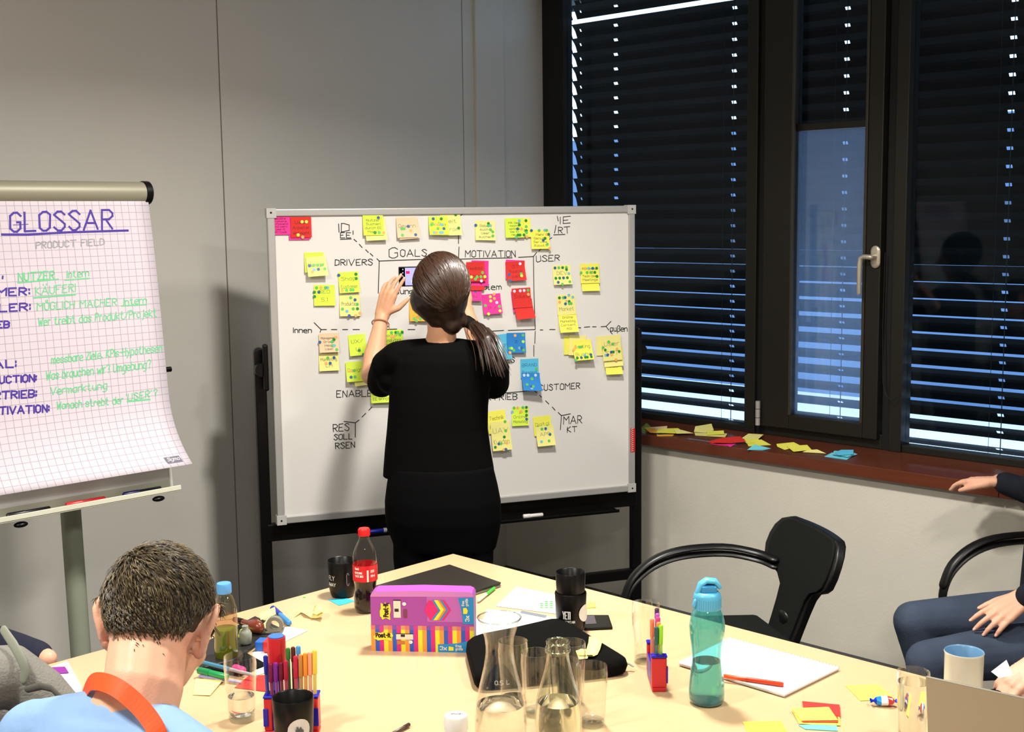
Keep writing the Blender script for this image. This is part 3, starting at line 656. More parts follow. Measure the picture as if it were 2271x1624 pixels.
# ================================================================== FLIP CHART
FX1 = 2.13
fy_top, fy_bot = 3.80, 3.68
pt = yat(322, 428, fy_top); pb = yat(392, 1080, fy_bot); zT, zB = pt.z, pb.z
FXR = (pt.x + pb.x) / 2; FW = .72
FS = V((0, fy_top - fy_bot, zT - zB)).normalized()         # up along the leaning board
FN = V((1, 0, 0)).cross(FS).normalized(); FN = FN if FN.dot(CAM - pt) > 0 else -FN
FB0 = V((FXR, fy_bot, zB))
def FCp(x, s, n=0): return FB0 + V((x, 0, 0)) + FS * s + FN * n       # x from the right edge (negative = left), s up
SL_ = (zT - zB) / FS.z
FROT = Matrix((V((1, 0, 0)), FN * -1, FS)).transposed()
fc = thing('flip_chart', 'flip chart easel with squared paper headed GLOSSAR beside the wall', 'flip chart', (FXR - FW / 2, fy_bot, 0))
m_fcb = mat('flipchart_board', (196, 198, 190), .5); m_roll = mat('roller_grey', (150, 146, 128), .45, metal=.2)
mb = MB(); mb.box(FCp(-FW / 2, SL_ * .5, -.012), (FW - .02, .015, SL_), m_fcb, FROT); mb.build('backboard', fc, bevel=.002)
mb = MB(); mb.tube([FCp(-FW, SL_, 0), FCp(-.008, SL_, 0)], .036, m_roll, 24); mb.build('roller_clamp', fc, 60)
mb = MB(); mb.tube([FCp(-.012, SL_, 0), FCp(.012, SL_, 0)], .039, m_black, 24); mb.build('end_cap', fc, 60, bevel=.003)
m_tray = mat('tray_cream', (206, 206, 188), .4)
mb = MB(); mb.box(FCp(-FW / 2 - .025, -.004, .026), (FW, .085, .008), m_tray, FROT); mb.box(FCp(-FW / 2 - .025, .004, .068), (FW, .006, .016), m_tray, FROT); mb.box(FCp(-FW / 2 - .025, .03, -.002), (FW, .012, .07), m_tray, FROT); mb.build('pen_tray', fc, bevel=.002)
for x in (-.10, -.56):
    MB().ell(FCp(x, -.022, .05), (.022, .014, .009), m_black).build('foot_knob', fc, True)
mb = MB(); mb.tube([FCp(.006, SL_ * .40, -.01), FCp(.03, SL_ * .40, -.01)], .009, m_black, 10); mb.build('side_knob', fc, 60)
# column and floor feet
cxp = FXR - FW / 2 - .02
m_col = mat('column_grey_green', (150, 156, 138), .45, metal=.15)
cb = yat(181, 1300, 3.78)
mb = MB(); mb.tube([(cb.x, 3.80, .06), (cb.x, 3.84, 1.2)], .030, m_col, 20, sx=1.1); mb.build('column', fc, 60)
for k in range(5):
    a = math.radians(90 + 72 * k); mb = MB(); mb.tube([(cb.x, 3.80, .07), (cb.x + .32 * math.cos(a), 3.80 + .32 * math.sin(a), .03)], [.024, .016], m_col, 8, True); mb.build('leg', fc, True)
# paper: hangs flat, bottom corner curls forward
def sheet_pt(x, s, n=0):      # x 0..1 left to right, s 0..1 from the top down
    L = SL_ * 1.0 - .02; q = max(0, s - .72) / .28; xx = -FW + .01 + (FW - .012) * x
    bow = .006 + .004 * math.sin(s * 6) + .10 * q ** 2 * (.6 + .4 * x)
    return FCp(xx + .0 * q, SL_ - .02 - s * L * .94 + .02 * q * q, .012 + n + bow)
m_grid = bpy.data.materials.new('squared_paper'); m_grid.use_nodes = True; nt = m_grid.node_tree; bs = nt.nodes['Principled BSDF']; bs.inputs['Roughness'].default_value = .8
uvn = nt.nodes.new('ShaderNodeUVMap'); sx = nt.nodes.new('ShaderNodeSeparateXYZ'); nt.links.new(uvn.outputs[0], sx.inputs[0])
def gl(sock, k):
    m1 = nt.nodes.new('ShaderNodeMath'); m1.operation = 'MULTIPLY'; m1.inputs[1].default_value = k; nt.links.new(sock, m1.inputs[0])
    m2 = nt.nodes.new('ShaderNodeMath'); m2.operation = 'FRACT'; nt.links.new(m1.outputs[0], m2.inputs[0])
    m3 = nt.nodes.new('ShaderNodeMath'); m3.operation = 'LESS_THAN'; m3.inputs[1].default_value = .07; nt.links.new(m2.outputs[0], m3.inputs[0]); return m3
ga, gb_ = gl(sx.outputs[0], 28), gl(sx.outputs[1], 39)
mm = nt.nodes.new('ShaderNodeMath'); mm.operation = 'MAXIMUM'; nt.links.new(ga.outputs[0], mm.inputs[0]); nt.links.new(gb_.outputs[0], mm.inputs[1])
mc = nt.nodes.new('ShaderNodeMix'); mc.data_type = 'RGBA'; mc.inputs['A'].default_value = lin((206, 196, 206)); mc.inputs['B'].default_value = lin((158, 148, 166))
nt.links.new(mm.outputs[0], mc.inputs['Factor']); nt.links.new(mc.outputs['Result'], bs.inputs['Base Color'])
me = bpy.data.meshes.new('paper'); NX, NY = 12, 36; vs = [sheet_pt(i / NX, j / NY) - WPOS[fc.name] for j in range(NY + 1) for i in range(NX + 1)]
me.from_pydata(vs, [], [(j * (NX + 1) + i, j * (NX + 1) + i + 1, (j + 1) * (NX + 1) + i + 1, (j + 1) * (NX + 1) + i) for j in range(NY) for i in range(NX)])
uvl = me.uv_layers.new(name='UVMap')
for lp in me.loops:
    k = lp.vertex_index; uvl.data[lp.index].uv = ((k % (NX + 1)) / NX, (k // (NX + 1)) / NY)
me.materials.append(m_grid); me.shade_smooth(); o = bpy.data.objects.new('paper', me); COL.objects.link(o); o.parent = fc; WPOS[o.name] = WPOS[fc.name]
o.modifiers.new('t', 'SOLIDIFY').thickness = .0008
pad = MB(); pad.box(FCp(-FW / 2 - .012, SL_ * .5 + .005, -.001), (FW - .035, .012, SL_ - .05), m_paper, FROT); pad.build('paper_pad', fc)
# writing
def FP(px, py):
    p = onp(px, py, FB0 + FN * .014, FN); s = (p - FB0).dot(FS); L = (SL_ - .02) * .94
    sd = (SL_ - .02 - s) / max(L, .1); x = (p.x - FXR + FW - .01) / (FW - .012)
    return sheet_pt(x, sd, .0015)
mi_v = mat('marker_violet', (66, 38, 150), .6); mi_g = mat('marker_green', (104, 196, 140), .7); mi_gr = mat('pencil_grey', (150, 150, 156), .8)
fw_ = [('GLOSSAR', 20, 515, 247, 508, 42, mi_v, .0065), ('PRODUCT FIELD', 78, 552, 228, 544, 14, mi_gr, .003), ('NUTZER', 38, 624, 117, 619, 17, mi_g, .004), ('intern', 146, 617, 194, 613, 15, mi_g, .003), (':', 3, 620, 5, 620, 8, mi_v, .005),
 ('KUNDMER:', -100, 660, 62, 655, 16, mi_v, .005), ('KÄUFER!', 76, 655, 164, 647, 17, mi_g, .003), ('ENABLER:', -100, 696, 64, 689, 16, mi_v, .005), ('MÖGLICH MACHER', 80, 689, 256, 678, 16, mi_g, .003), ('intern', 272, 677, 322, 672, 14, mi_g, .003),
 ('VERTRIEB', -100, 728, 18, 727, 14, mi_v, .005), ('Wer treibt das Produkt/Projekt', 83, 723, 345, 702, 17, mi_g, .003), ('GOAL:', -60, 818, 34, 815, 16, mi_v, .005), ('messbare Ziele, KPIs-Hypothesen', 113, 807, 358, 780, 17, mi_g, .003),
 ('PRODUCTION:', -60, 854, 79, 846, 15, mi_v, .005), ('Was brauchen wir? Umgebung?', 102, 843, 333, 816, 18, mi_g, .003), ('VERTRIEB:', -50, 888, 80, 881, 16, mi_v, .005), ('Vermarktung', 112, 876, 236, 862, 16, mi_g, .003), ('MOTIVATION:', -34, 921, 108, 914, 16, mi_v, .005),
 ('Wonach strebt der', 126, 908, 272, 895, 16, mi_g, .003), ("'USER'?", 280, 890, 348, 878, 15, mi_g, .003)]
for s, x0, y0, x1, y1, h, mt, wd_ in fw_:
    mb = MB()
    for pl in px_text(s, x0, y0, x1, y1, h, .5): mb.ribbon([FP(*p) for p in pl], wd_, FN, mt)
    mb.build('lettering', fc)
for pl, mt, w in (([(2, 521), (60, 521), (150, 516), (281, 512)], mi_v, .007), ([(37, 628), (126, 620)], mi_g, .004), ([(141, 622), (195, 618)], mi_g, .004), ([(73, 661), (164, 654)], mi_g, .005), ([(267, 679), (322, 676)], mi_g, .004), ([(282, 891), (332, 886)], mi_g, .005), ([(27, 500), (60, 498)], mi_v, .002)):
    MB().ribbon([FP(*p) for p in pl], w, FN, mt).build('underline', fc)
mb = MB(); q = [FP(338, 1025), FP(371, 1020), FP(376, 1036), FP(343, 1041)]
mb.add(q, [(0, 1, 2, 3)], mat('print_grey', (108, 102, 120), .7)); mb.build('printed_mark', fc)
mb = MB()
for pl in px_text('Sigma', 345, 1034, 370, 1030, 8): mb.ribbon([FP(*p) + FN * .001 for p in pl], .0015, FN, m_white)
mb.build('printed_mark', fc)
def fpen(px0, py0, px1, py1, c1, c2, label):
    n0 = FB0 + FN * .045; a = onp(px0, py0, n0, FN); b = onp(px1, py1, n0, FN); sA = .010
    a = FCp(a.x - FXR, sA, .045); b = FCp(b.x - FXR, sA, .045); pen('marker', label, a, b, .009, c1, c2, .4)
fpen(14, 1135, 110, 1118, (18, 18, 22), (24, 24, 28), 'black marker in the flip chart tray at the left edge')
fpen(145, 1112, 232, 1098, (170, 24, 34), (196, 40, 44), 'red marker in the middle of the flip chart tray')
fpen(272, 1088, 356, 1075, (16, 18, 30), (26, 28, 90), 'black and blue marker at the right of the flip chart tray')

# ================================================================== TABLE
TZ = .74
tc = zat(1005, 1228, TZ); TX, TY = tc.x, tc.y
TX0, TY0 = 1.22, -.9
tb = thing('conference_table', 'large light beech conference table cluttered with workshop material', 'table', ((TX + TX0) / 2, (TY + TY0) / 2, 0))
mb = MB(); mb.box(((TX + TX0) / 2, (TY + TY0) / 2, TZ - .0125), (TX - TX0, TY - TY0, .025), m_table); mb.build('tabletop', tb, bevel=.003)
for x in (TX0 + .12, TX - .12):
    for y in (TY0 + .12, TY - .12):
        MB().tube([(x, y, 0), (x, y, TZ - .025)], .025, m_alu, 16).build('leg', tb, 60)
mb = MB()
for y in (TY0 + .12, TY - .12): mb.box(((TX + TX0) / 2, y, TZ - .05), (TX - TX0 - .24, .03, .045), m_alu)
for x in (TX0 + .12, TX - .12): mb.box((x, (TY + TY0) / 2, TZ - .05), (.03, TY - TY0 - .24, .045), m_alu)
mb.build('apron', tb)
def T(px, py, z=0): return zat(px, py, TZ + z)
def shell(prof, t):      # outer profile -> closed glass wall
    inner = [(max(r - t, .0008), z) for r, z in prof[::-1]]
    inner = [(r, z) for r, z in inner if z > prof[0][1] + t * 1.6]; return prof + inner + [(0.0, prof[0][1] + t * 1.6 + .002)]
def black_mug(px, py, label, h=.105, r=.041, zoff=0, deco=None, base=None, root=None):
    p = base or T(px, py); p = V((p.x, p.y, TZ + zoff)); t = thing('mug', label, 'mug', p, 'black mugs on the table')
    m = mat('black_glaze', (9, 9, 8), .33, spec=.35)
    pr = [(r * .72, 0), (r * .80, .006), (r * .90, .022), (r * .95, h * .5), (r, h - .003), (r - .0015, h), (r - .004, h - .002), (r * .86, h * .4), (r * .70, .012), (0, .010)]
    MB().lathe(pr, p, m).build('cup', t, 50)
    if deco: deco(t, p, r, h)
    return t
def on_cyl(p, r, ang, z): return V((p.x + r * math.cos(ang), p.y + r * math.sin(ang), p.z + z))
def cyl_text(t, p, r, text, a0, z0, hgt, kx, mt, w=.0012, name='print', rf=None):
    st, W = strokes(text); mb = MB()
    for pl in st:
        pts = []
        for (a, b) in pl:
            z = z0 + b * hgt; rr = (rf(z) if rf else r) + .0009; pts.append(on_cyl(p, rr, a0 + a * kx, z))
        for q0, q1 in zip(pts[:-1], pts[1:]):
            n = ((q0 + q1) / 2 - p); n.z = 0; mb.ribbon([q0, q1], w, n.normalized(), mt)
    return mb.build(name, t)
def cyl_disc(t, p, rf, ang, z, rad, mt, name='print', lab=None, n=18):
    mb = MB(); ring = []
    for i in range(n):
        a = 2 * math.pi * i / n; zz = z + rad * math.sin(a); r = rf(zz) + .0007; ring.append(on_cyl(p, r, ang + rad * math.cos(a) / r, zz))
    c = on_cyl(p, rf(z) + .0009, ang, z); mb.add(ring + [c], [(i, (i + 1) % n, n) for i in range(n)], mt); return mb.build(name, t, label=lab)
VA = math.atan2(-FH.y, -FH.x)         # direction towards the camera
def rf_mug(r, h): return lambda z: r * (.90 + (.10 if z > h * .5 else .06) * min(1, z / (h))) 
def deco_far(t, p, r, h):
    rf = lambda z: r * .965
    mb = cyl_text(t, p, r, 'FLY', VA - .95, .055, .012, .25, m_white, .0012, rf=rf); cyl_text(t, p, r, 'AWAY', VA - 1.0, .038, .009, .2, m_white, .0012, rf=rf)
    cyl_text(t, p, r, 'C', VA + .45, .04, .035, .35, mat('print_mauve', (150, 120, 150)), .0015, rf=rf)
black_mug(760, 1322, 'black mug standing on a blue sticky note left of the cola bottle', deco=deco_far)
def deco_low(t, p, r, h):
    rf = lambda z: r * 1.0
    cyl_text(t, p, r, 'YETI', VA - .55, .045, .018, .19, m_white, .0028, rf=rf)
    cyl_disc(t, p, rf, VA + 1.0, .055, .022, m_white)
    cyl_text(t, p, r, 'MOUNTAIN', VA - .5, .034, .006, .13, m_white, .001, rf=rf)
def deco_up(t, p, r, h):
    cyl_text(t, p, r, 'AIRFRANCE //', VA - .5, .040, .008, .135, m_white, .0014, rf=lambda z: r * 1.0)
pm = T(1266, 1400)
black_mug(0, 0, 'lower black mug of the stacked pair, with white lettering', base=pm, deco=deco_low)
black_mug(0, 0, 'upper black mug set inside the lower mug of the stack', base=pm, zoff=.052, r=.0385, deco=deco_up)
def deco_front(t, p, r, h):
    rf = lambda z: r * .985
    cyl_disc(t, p, rf, VA + .45, .048, .024, mat('print_pale', (205, 208, 206)))
    mb = MB()
    for k in range(7):
        a = VA + .3 + k * .05; z = .045 + .004 * math.sin(k * 2); q = on_cyl(p, rf(0) + .0014, a, z); mb.box(q, (.003, .003, .012 + .004 * (k % 2)), mat('print_grey2', (90, 92, 92)))
    mb.build('print', t)
black_mug(0, 0, 'black mug at the bottom edge in front of the red pen holder', base=T(653, 1655), deco=deco_front, r=.042)

# cola bottle
p = T(812, 1356); t = thing('cola_bottle', 'half full cola bottle with red cap and red label', 'bottle', p)
m_pet = thin_glass('pet_clear', (245, 246, 245), f0=.02)
m_cola = mat('cola', (20, 9, 6), .12)
pr = [(.020, 0), (.029, .004), (.0325, .014), (.0335, .03), (.031, .05), (.0285, .062), (.0300, .078), (.0325, .092), (.0325, .135), (.0330, .15), (.031, .165), (.024, .183), (.0165, .197), (.0135, .205), (.0135, .215)]
MB().lathe(pr + [(.0125, .215), (.0125, .206)], p, m_pet, 32, cap=(True, False)).build('bottle', t, 60)
MB().lathe([(max(r - .0016, 0), z + .001) for r, z in pr if z < .10] + [(0, .0925)], p, m_cola, 32).build('cola', t, 60, label='dark brown cola')
ml_ = mat('label_red', (214, 30, 36), .35)
MB().lathe([(.0338, .090), (.0338, .134)], p, ml_, 32, cap=(False, False)).build('label', t, 60, label='red wrap label with white print')
for s, a, z, h, k in (('Classic', -.75, .124, .006, .10), ('REFRESHING', -.75, .113, .005, .10), ('TASTE SINCE', -.75, .104, .005, .10), ('ZERO', .55, .116, .006, .13), ('330 ml', .55, .104, .005, .11)):
    cyl_text(t, p, .034, s, VA + a, z, h, k, m_white, .0010)
cyl_text(t, p, .034, 'I', VA + .32, .093, .028, .1, m_white, .005)
mb = MB(); mb.lathe([(.0155, .211), (.0158, .213), (.0158, .228), (.0135, .231), (0, .231)], p, mat('cap_red', (222, 34, 36), .4), 24)
for k in range(24):
    a = 2 * math.pi * k / 24; mb.box(on_cyl(p, .0158, a, .2195), (.0012, .0012, .015), mat('cap_red'), Matrix.Rotation(a, 3, 'Z'))
mb.build('cap', t, 50)

# green drink bottle with blue cap
p = T(503, 1462); t = thing('drink_bottle', 'clear plastic bottle with green drink and light blue cap', 'bottle', p)
pr = [(.026, 0), (.0285, .006), (.0290, .03), (.0275, .05), (.0290, .07), (.0290, .11), (.0285, .128), (.0245, .146), (.0185, .158), (.0150, .163), (.0150, .170)]
MB().lathe(pr + [(.0138, .170), (.0138, .162)], p, thin_glass('pet_green', (235, 238, 226), f0=.06), 32, cap=(True, False)).build('bottle', t, 60)
MB().lathe([(r - .0016, z + .001) for r, z in pr if z < .08] + [(.0270, .078), (0, .078)], p, mat('green_tea', (132, 140, 30), .15, trans=.35, ior=1.1), 32).build('drink', t, 60, label='cloudy green drink')
MB().lathe([(.0292, .088), (.0292, .108)], p, thin_glass('label_film', (235, 205, 195), haze=.12, hazecol=(190, 130, 120)), 32, cap=(False, False)).build('label', t, 60)
MB().lathe([(.0178, .166), (.0180, .168), (.0180, .186), (.0165, .190), (0, .190)], p, mat('cap_blue', (92, 160, 222), .4), 24).build('cap', t, 50)

# note box ---------------------------------------------------------
pA, pB = T(824, 1444), T(1052, 1448); d = (pB - pA); d.z = 0; W = d.length; d.normalize(); n = d.cross(V((0, 0, 1))); n = n if n.dot(CAM - pA) > 0 else -n
H = .153; dep = .052; zv = V((0, 0, 1))
t = thing('notes_box', 'purple cardboard box of sticky notes with striped lower half', 'box', pA + d * (W / 2) - n * dep / 2)
m_pur = mat('box_purple', (166, 78, 166), .5, spec=.3); m_purl = mat('box_lilac', (206, 130, 200), .4)
def Q(x, z, off=.0): return pA + d * (x * W) + zv * (z * H) + n * off
mb = MB(); pts = [Q(0, 0), Q(1, 0), Q(1, .93), Q(.985, .975), Q(.95, 1), Q(.5, 1.01), Q(.05, .985), Q(.01, .95), Q(0, .9)]
mb.prism(pts, -n * dep, m_pur); mb.build('carton', t, bevel=.002)
mb = MB(); mb.add([Q(.0, .90, .0004), Q(1, .92, .0004), Q(1, .935, .0004), Q(.985, .975, .0004), Q(.95, .998, .0004), Q(.5, 1.006, .0004), Q(.05, .982, .0004), Q(.01, .95, .0004)], [tuple(range(8))], m_purl)
mb.add([Q(.55, .5, .0003), Q(1, .5, .0003), Q(1, .92, .0003), Q(.55, .91, .0003)], [(0, 1, 2, 3)], mat('box_mauve', (188, 100, 184), .4))
mb.build('top_band', t)
pc = [(240, 150, 60), (40, 90, 190), (214, 36, 128), (226, 226, 50)]
mb = MB(); N = 24
for i in range(N):
    c = pc[i % 4]; mb.add([Q(i / N, .0, .0004), Q((i + 1) / N, 0, .0004), Q((i + 1) / N, .36, .0004), Q(i / N, .36, .0004)], [(0, 1, 2, 3)], mat('stripe_%d' % (i % 4), c, .4))
    cm_ = tuple(int(a * .5 + b * .5) for a, b in zip(c, (186, 76, 160))); mb.add([Q(i / N, .36, .0004), Q((i + 1) / N, .36, .0004), Q((i + 1) / N, .43, .0004), Q(i / N, .43, .0004)], [(0, 1, 2, 3)], mat('stripeb_%d' % (i % 4), cm_, .4))
mb.build('stripes', t, label='orange, blue, pink and yellow stripes')
m_cy = mat('print_cyan', (24, 140, 205), .4); m_yel = mat('print_yellow', (246, 226, 60), .4); m_pk = mat('print_pink', (220, 36, 120), .4); m_dk = mat('print_black', (40, 26, 40), .5)
MB().add([Q(.85, .90, .0008), Q(1, .91, .0008), Q(1, .47, .0008), Q(.895, .47, .0008), Q(.88, .7, .0008)], [(0, 1, 2, 3, 4)], m_cy).build('blue_flash', t)
MB().add([Q(.65, .0, .0008), Q(1, 0, .0008), Q(1, .215, .0008), Q(.84, .15, .0008), Q(.65, .13, .0008)], [(0, 1, 2, 3, 4)], m_cy).build('blue_flash', t)
mb = MB()
def hexa(cx, cz, r, k, mt, off): mb.add([Q(cx + r * math.cos(math.radians(a)), cz + r * 1.6 * math.sin(math.radians(a)), off) for a in (30, 90, 150, 210, 270, 330)], [tuple(range(6))], mt)
def chev(x0, x1, mt, off): mb.add([Q(x0, .86, off), Q(x1, .86, off), Q(x1 + .06, .70, off), Q(x1 - .01, .53, off), Q(x0 - .01, .53, off), Q(x0 + .06, .69, off)], [tuple(range(6))], mt)
mb.add([Q(.525, .69, .001), Q(.565, .85, .001), Q(.61, .85, .001), Q(.66, .7, .001), Q(.60, .53, .001), Q(.575, .53, .001)], [tuple(range(6))], m_pk)
chev(.60, .62, m_cy, .0012); chev(.62, .655, m_yel, .0014); chev(.655, .675, mat('print_orange', (240, 140, 50), .4), .0013); chev(.675, .695, m_cy, .0012); chev(.69, .72, m_pk, .0011)
mb.build('hexagon_print', t)
def badge(cx, cz, w, h):
    MB().add([Q(cx + x * w, cz + z * h, .0012) for x, z in ((-.5, -.3), (-.38, -.35), (-.3, -.48), (.05, -.38), (.45, -.5), (.42, -.2), (.52, .05), (.45, .38), (.1, .36), (0, .5), (-.12, .36), (-.4, .44), (-.42, .1), (-.52, 0))], [tuple(range(14))], m_yel).build('yellow_badge', t)
badge(.145, .67, .105, .30); badge(.12, .25, .185, .15)
def boxword(w_, o_, dx_, dy_, h_, pw, mt, width):
    mb = MB(); flat_text(mb, w_, o_, dx_, dy_, n, h_, pw, mt, width=width); mb.build('lettering', t)
boxword('Post-it', Q(.172, .575, .0018), zv, -d, .011, .0026, m_dk, .034); boxword('Post-it', Q(.05, .235, .0018), d, zv, .010, .0026, m_dk, .036)
boxword('3x', Q(.955, .52, .0018), zv, -d, .009, .0022, m_white, .013); boxword('3x', Q(.67, .04, .0018), d, zv, .009, .0022, m_white, .016)
boxword('free', Q(.91, .77, .0018), zv, -d, .006, .0014, m_white, .012); boxword('gratis', Q(.945, .77, .0018), zv, -d, .006, .0014, m_white, .018)
boxword('free', Q(.82, .09, .0018), d, zv, .006, .0014, m_white, .014); boxword('gratis', Q(.82, .04, .0018), d, zv, .006, .0014, m_white, .018)
MB().add([Q(.90, .64, .0016), Q(.935, .64, .0016), Q(.945, .69, .0016), Q(.93, .74, .0016), Q(.90, .735, .0016)], [tuple(range(5))], m_yel).build('yellow_tag', t)
MB().add([Q(.75, .03, .0016), Q(.80, .03, .0016), Q(.80, .09, .0016), Q(.755, .10, .0016)], [tuple(range(4))], m_yel).build('yellow_tag', t)
m_cr = mat('print_cream', (226, 220, 200), .5)
for (a, b, c_, e, mt) in ((.225, .295, .56, .84, m_cr), (.222, .298, .84, .855, m_dk), (.235, .275, .66, .71, m_dk), (.32, .355, .56, .70, mat('print_brown', (120, 60, 80), .5)), (.245, .41, .20, .29, m_cr), (.243, .412, .29, .30, m_dk), (.29, .33, .245, .285, m_dk), (.25, .33, .12, .18, mat('print_tan', (190, 120, 60), .5))):
    MB().add([Q(a, c_, .001 + (mt is m_dk) * .0004), Q(b, c_, .001 + (mt is m_dk) * .0004), Q(b, e, .001 + (mt is m_dk) * .0004), Q(a, e, .001 + (mt is m_dk) * .0004)], [(0, 1, 2, 3)], mt).build('small_print', t)
for cx, cz in ((.33, .79), (.385, .16)): MB().add([Q(cx + .02 * math.cos(a / 6 * math.pi), cz + .03 * math.sin(a / 6 * math.pi), .0014) for a in range(12)], [tuple(range(12))], m_white).build('round_mark', t)

# laptops -----------------------------------------------------------
def slab(name, label, cat, q, z0, th, mt, bevel=.004, group=None, parent=None):
    mb = MB(); mb.prism([V((p.x, p.y, z0)) for p in q], (0, 0, th), mt); return mb.build(name, parent, bevel=bevel, label=label, cat=cat, group=group)
m_lap = mat('laptop_dark', (72, 66, 60), .35, metal=.6)
c0, c1, c2 = T(997, 1251, .016), T(1112, 1291, .016), T(818, 1302, .016); c3 = c1 + (c2 - c0)
t = thing('laptop', 'closed dark grey laptop near the far corner of the table', 'laptop', V(((c0.x + c3.x) / 2, (c0.y + c3.y) / 2, TZ)))
slab('base', None, None, (c0, c1, c3, c2), TZ + .001, .008, mat('laptop_silver', (150, 146, 138), .35, metal=.6), parent=t)
slab('lid', None, None, (c0, c1, c3, c2), TZ + .0095, .006, m_lap, parent=t, bevel=.003)
g = (T(376, 1606, .016), T(428, 1611, .016)); dd = (g[1] - g[0]).normalized(); ee = V((-dd.y, dd.x, 0)); ee = ee if ee.dot(CAM - g[0]) > 0 else -ee
t = thing('laptop', 'grey laptop corner in front of the seated man in light blue', 'laptop', V((g[0].x, g[0].y, TZ)))
q = (g[1] - dd * .32, g[1], g[1] + ee * .22, g[1] - dd * .32 + ee * .22); q = [V((a.x, a.y, 0)) for a in q]
slab('base', None, None, q, TZ + .001, .014, mat('laptop_silver2', (140, 142, 146), .35, metal=.6), parent=t)
# open silver laptop, lower right
m_sil = mat('laptop_champagne', (150, 146, 134), .38, metal=.45)
zl_ = TZ + .21; a = zat(2052, 1500, zl_); b = zat(2271, 1548, zl_); dd = (b - a); dd.z = 0; dd.normalize(); bt = zat(2146, 1739, TZ + .01)
dn = V((-dd.y, dd.x, 0)); dn = dn if dn.dot(CAM - a) > 0 else -dn
bt = V((a.x, a.y, TZ + .012)) + dn * -.0 + (bt - V((a.x, a.y, TZ))).dot(dn) * dn * 1.0; 
lean = (V((a.x, a.y, 0)) - V((bt.x, bt.y, 0)))
t = thing('laptop', 'open silver laptop seen from behind at the lower right corner', 'laptop', bt)
ll = .33
mb = MB(); mb.prism([a, a + dd * ll, bt + dd * ll, bt], -dn * .006, m_sil); mb.build('lid', t, bevel=.004)
mb = MB(); q = [bt, bt + dd * ll, bt + dd * ll - dn * .23, bt - dn * .23]; mb.prism([V((p.x, p.y, TZ + .001)) for p in q], (0, 0, .012), m_sil); mb.build('base', t, bevel=.003)
mb = MB(); cc = a.lerp(bt, .52) + dd * .155 + dn * .0012; up_ = (a - bt).normalized()
flat_text(mb, 'ay', cc, dd, up_, dn, .025, .007, mat('logo_grey', (120, 112, 98), .3)); mb.build('logo', t)

# glassware ----------------------------------------------------------
GP = [(.026, 0), (.0285, .004), (.0295, .02), (.031, .06), (.0335, .10), (.0345, .118), (.0335, .128), (.033, .138)]
def tumbler(px, py, label, h=.138, r=.034, water=0):
    p = T(px, py); t = thing('tumbler', label, 'glass', p, 'clear drinking glasses'); k = r / .0345; q = h / .138
    pr = [(a * k, b * q) for a, b in GP]
    MB().lathe(pr + [(pr[-1][0] - .0013, h)] + [(a - .0014, b) for a, b in pr[::-1] if b > .012 * q] + [(.024 * k, .014), (0, .012)], p, m_glass, 36).build('glass', t, 50)
    MB().lathe([(.0255 * k, .0), (.0270 * k, .004), (.0270 * k, .011), (0, .0115)], p, thin_glass('glass_base', (240, 242, 238), f0=.05), 24).build('base', t, 50)
    if water:
        wp = [(a - .0016, b) for a, b in pr if .014 * q < b < water * h]; ra = wp[-1][0] if wp else .027 * k
        MB().lathe([(0, .0145), (.024 * k, .0145)] + wp + [(ra, water * h), (0, water * h)], p, m_water, 36).build('water', t, 50)
    return t
tumbler(537, 1597, 'drinking glass part full of water left of the red pen holder', water=.38, h=.142, r=.0345)
tumbler(1190, 1585, 'empty glass between the carafe and the glass bottle')
tumbler(1313, 1608, 'empty glass right of the glass bottle', h=.130, r=.0335)
tumbler(1266, 1560, 'empty glass behind the neck of the glass bottle')
tumbler(1257, 1604, 'empty glass directly behind the glass bottle shoulder', h=.135)
tumbler(1139, 1556, 'empty glass behind the carafe beside the note box')
tumbler(1432, 1468, 'empty glass beside the pens in front of the empty chair', h=.145, r=.034)
tumbler(2022, 1648, 'glass of water in front of the open silver laptop', h=.150, r=.033, water=.85)
p = T(1111, 1664); t = thing('carafe', 'glass carafe half full of water with flared rim', 'carafe', p)
pr = [(.046, 0), (.051, .006), (.0535, .03), (.0535, .06), (.049, .10), (.040, .14), (.0315, .175), (.0280, .20), (.0275, .215), (.030, .235), (.037, .258), (.0425, .272)]
MB().lathe(pr + [(.0430, .2745), (.0405, .2735)] + [(a - .0022, b) for a, b in pr[::-1] if b > .01] + [(0, .008)], p, m_glass, 40).build('glass', t, 50)
MB().lathe([(0, .010), (.044, .010)] + [(a - .0026, b) for a, b in pr if .012 < b < .092] + [(.0475, .096), (0, .096)], p, m_water, 40).build('water', t, 50)
mb = MB(); mb.tube([on_cyl(p, .0432, 2 * math.pi * k / 32, .2735) for k in range(33)], .0017, thin_glass('glass_rim', (225, 230, 228), f0=.25), 8); mb.build('rim', t, True)
cyl_text(t, p, .03, '0.5 L', VA - .25, .150, .008, .3, m_white, .0008, rf=lambda z: .0375)
p = T(1239, 1686); t = thing('glass_bottle', 'pale green glass bottle of water with open mouth', 'bottle', p)
pr = [(.040, 0), (.0445, .006), (.0465, .02), (.0465, .09), (.0445, .115), (.038, .145), (.029, .175), (.0235, .198), (.0215, .212), (.0215, .218), (.0245, .220), (.0248, .228), (.0225, .230), (.0225, .238)]
MB().lathe(pr + [(.0215, .2405), (.0195, .239)] + [(a - .0025, b) for a, b in pr[::-1] if .01 < b < .22] + [(0, .008)], p, m_green_glass, 40).build('glass', t, 50)
MB().lathe([(0, .010), (.040, .010)] + [(a - .0029, b) for a, b in pr if .012 < b < .12] + [(.0405, .120), (0, .120)], p, m_water, 40).build('water', t, 50)
mb = MB()
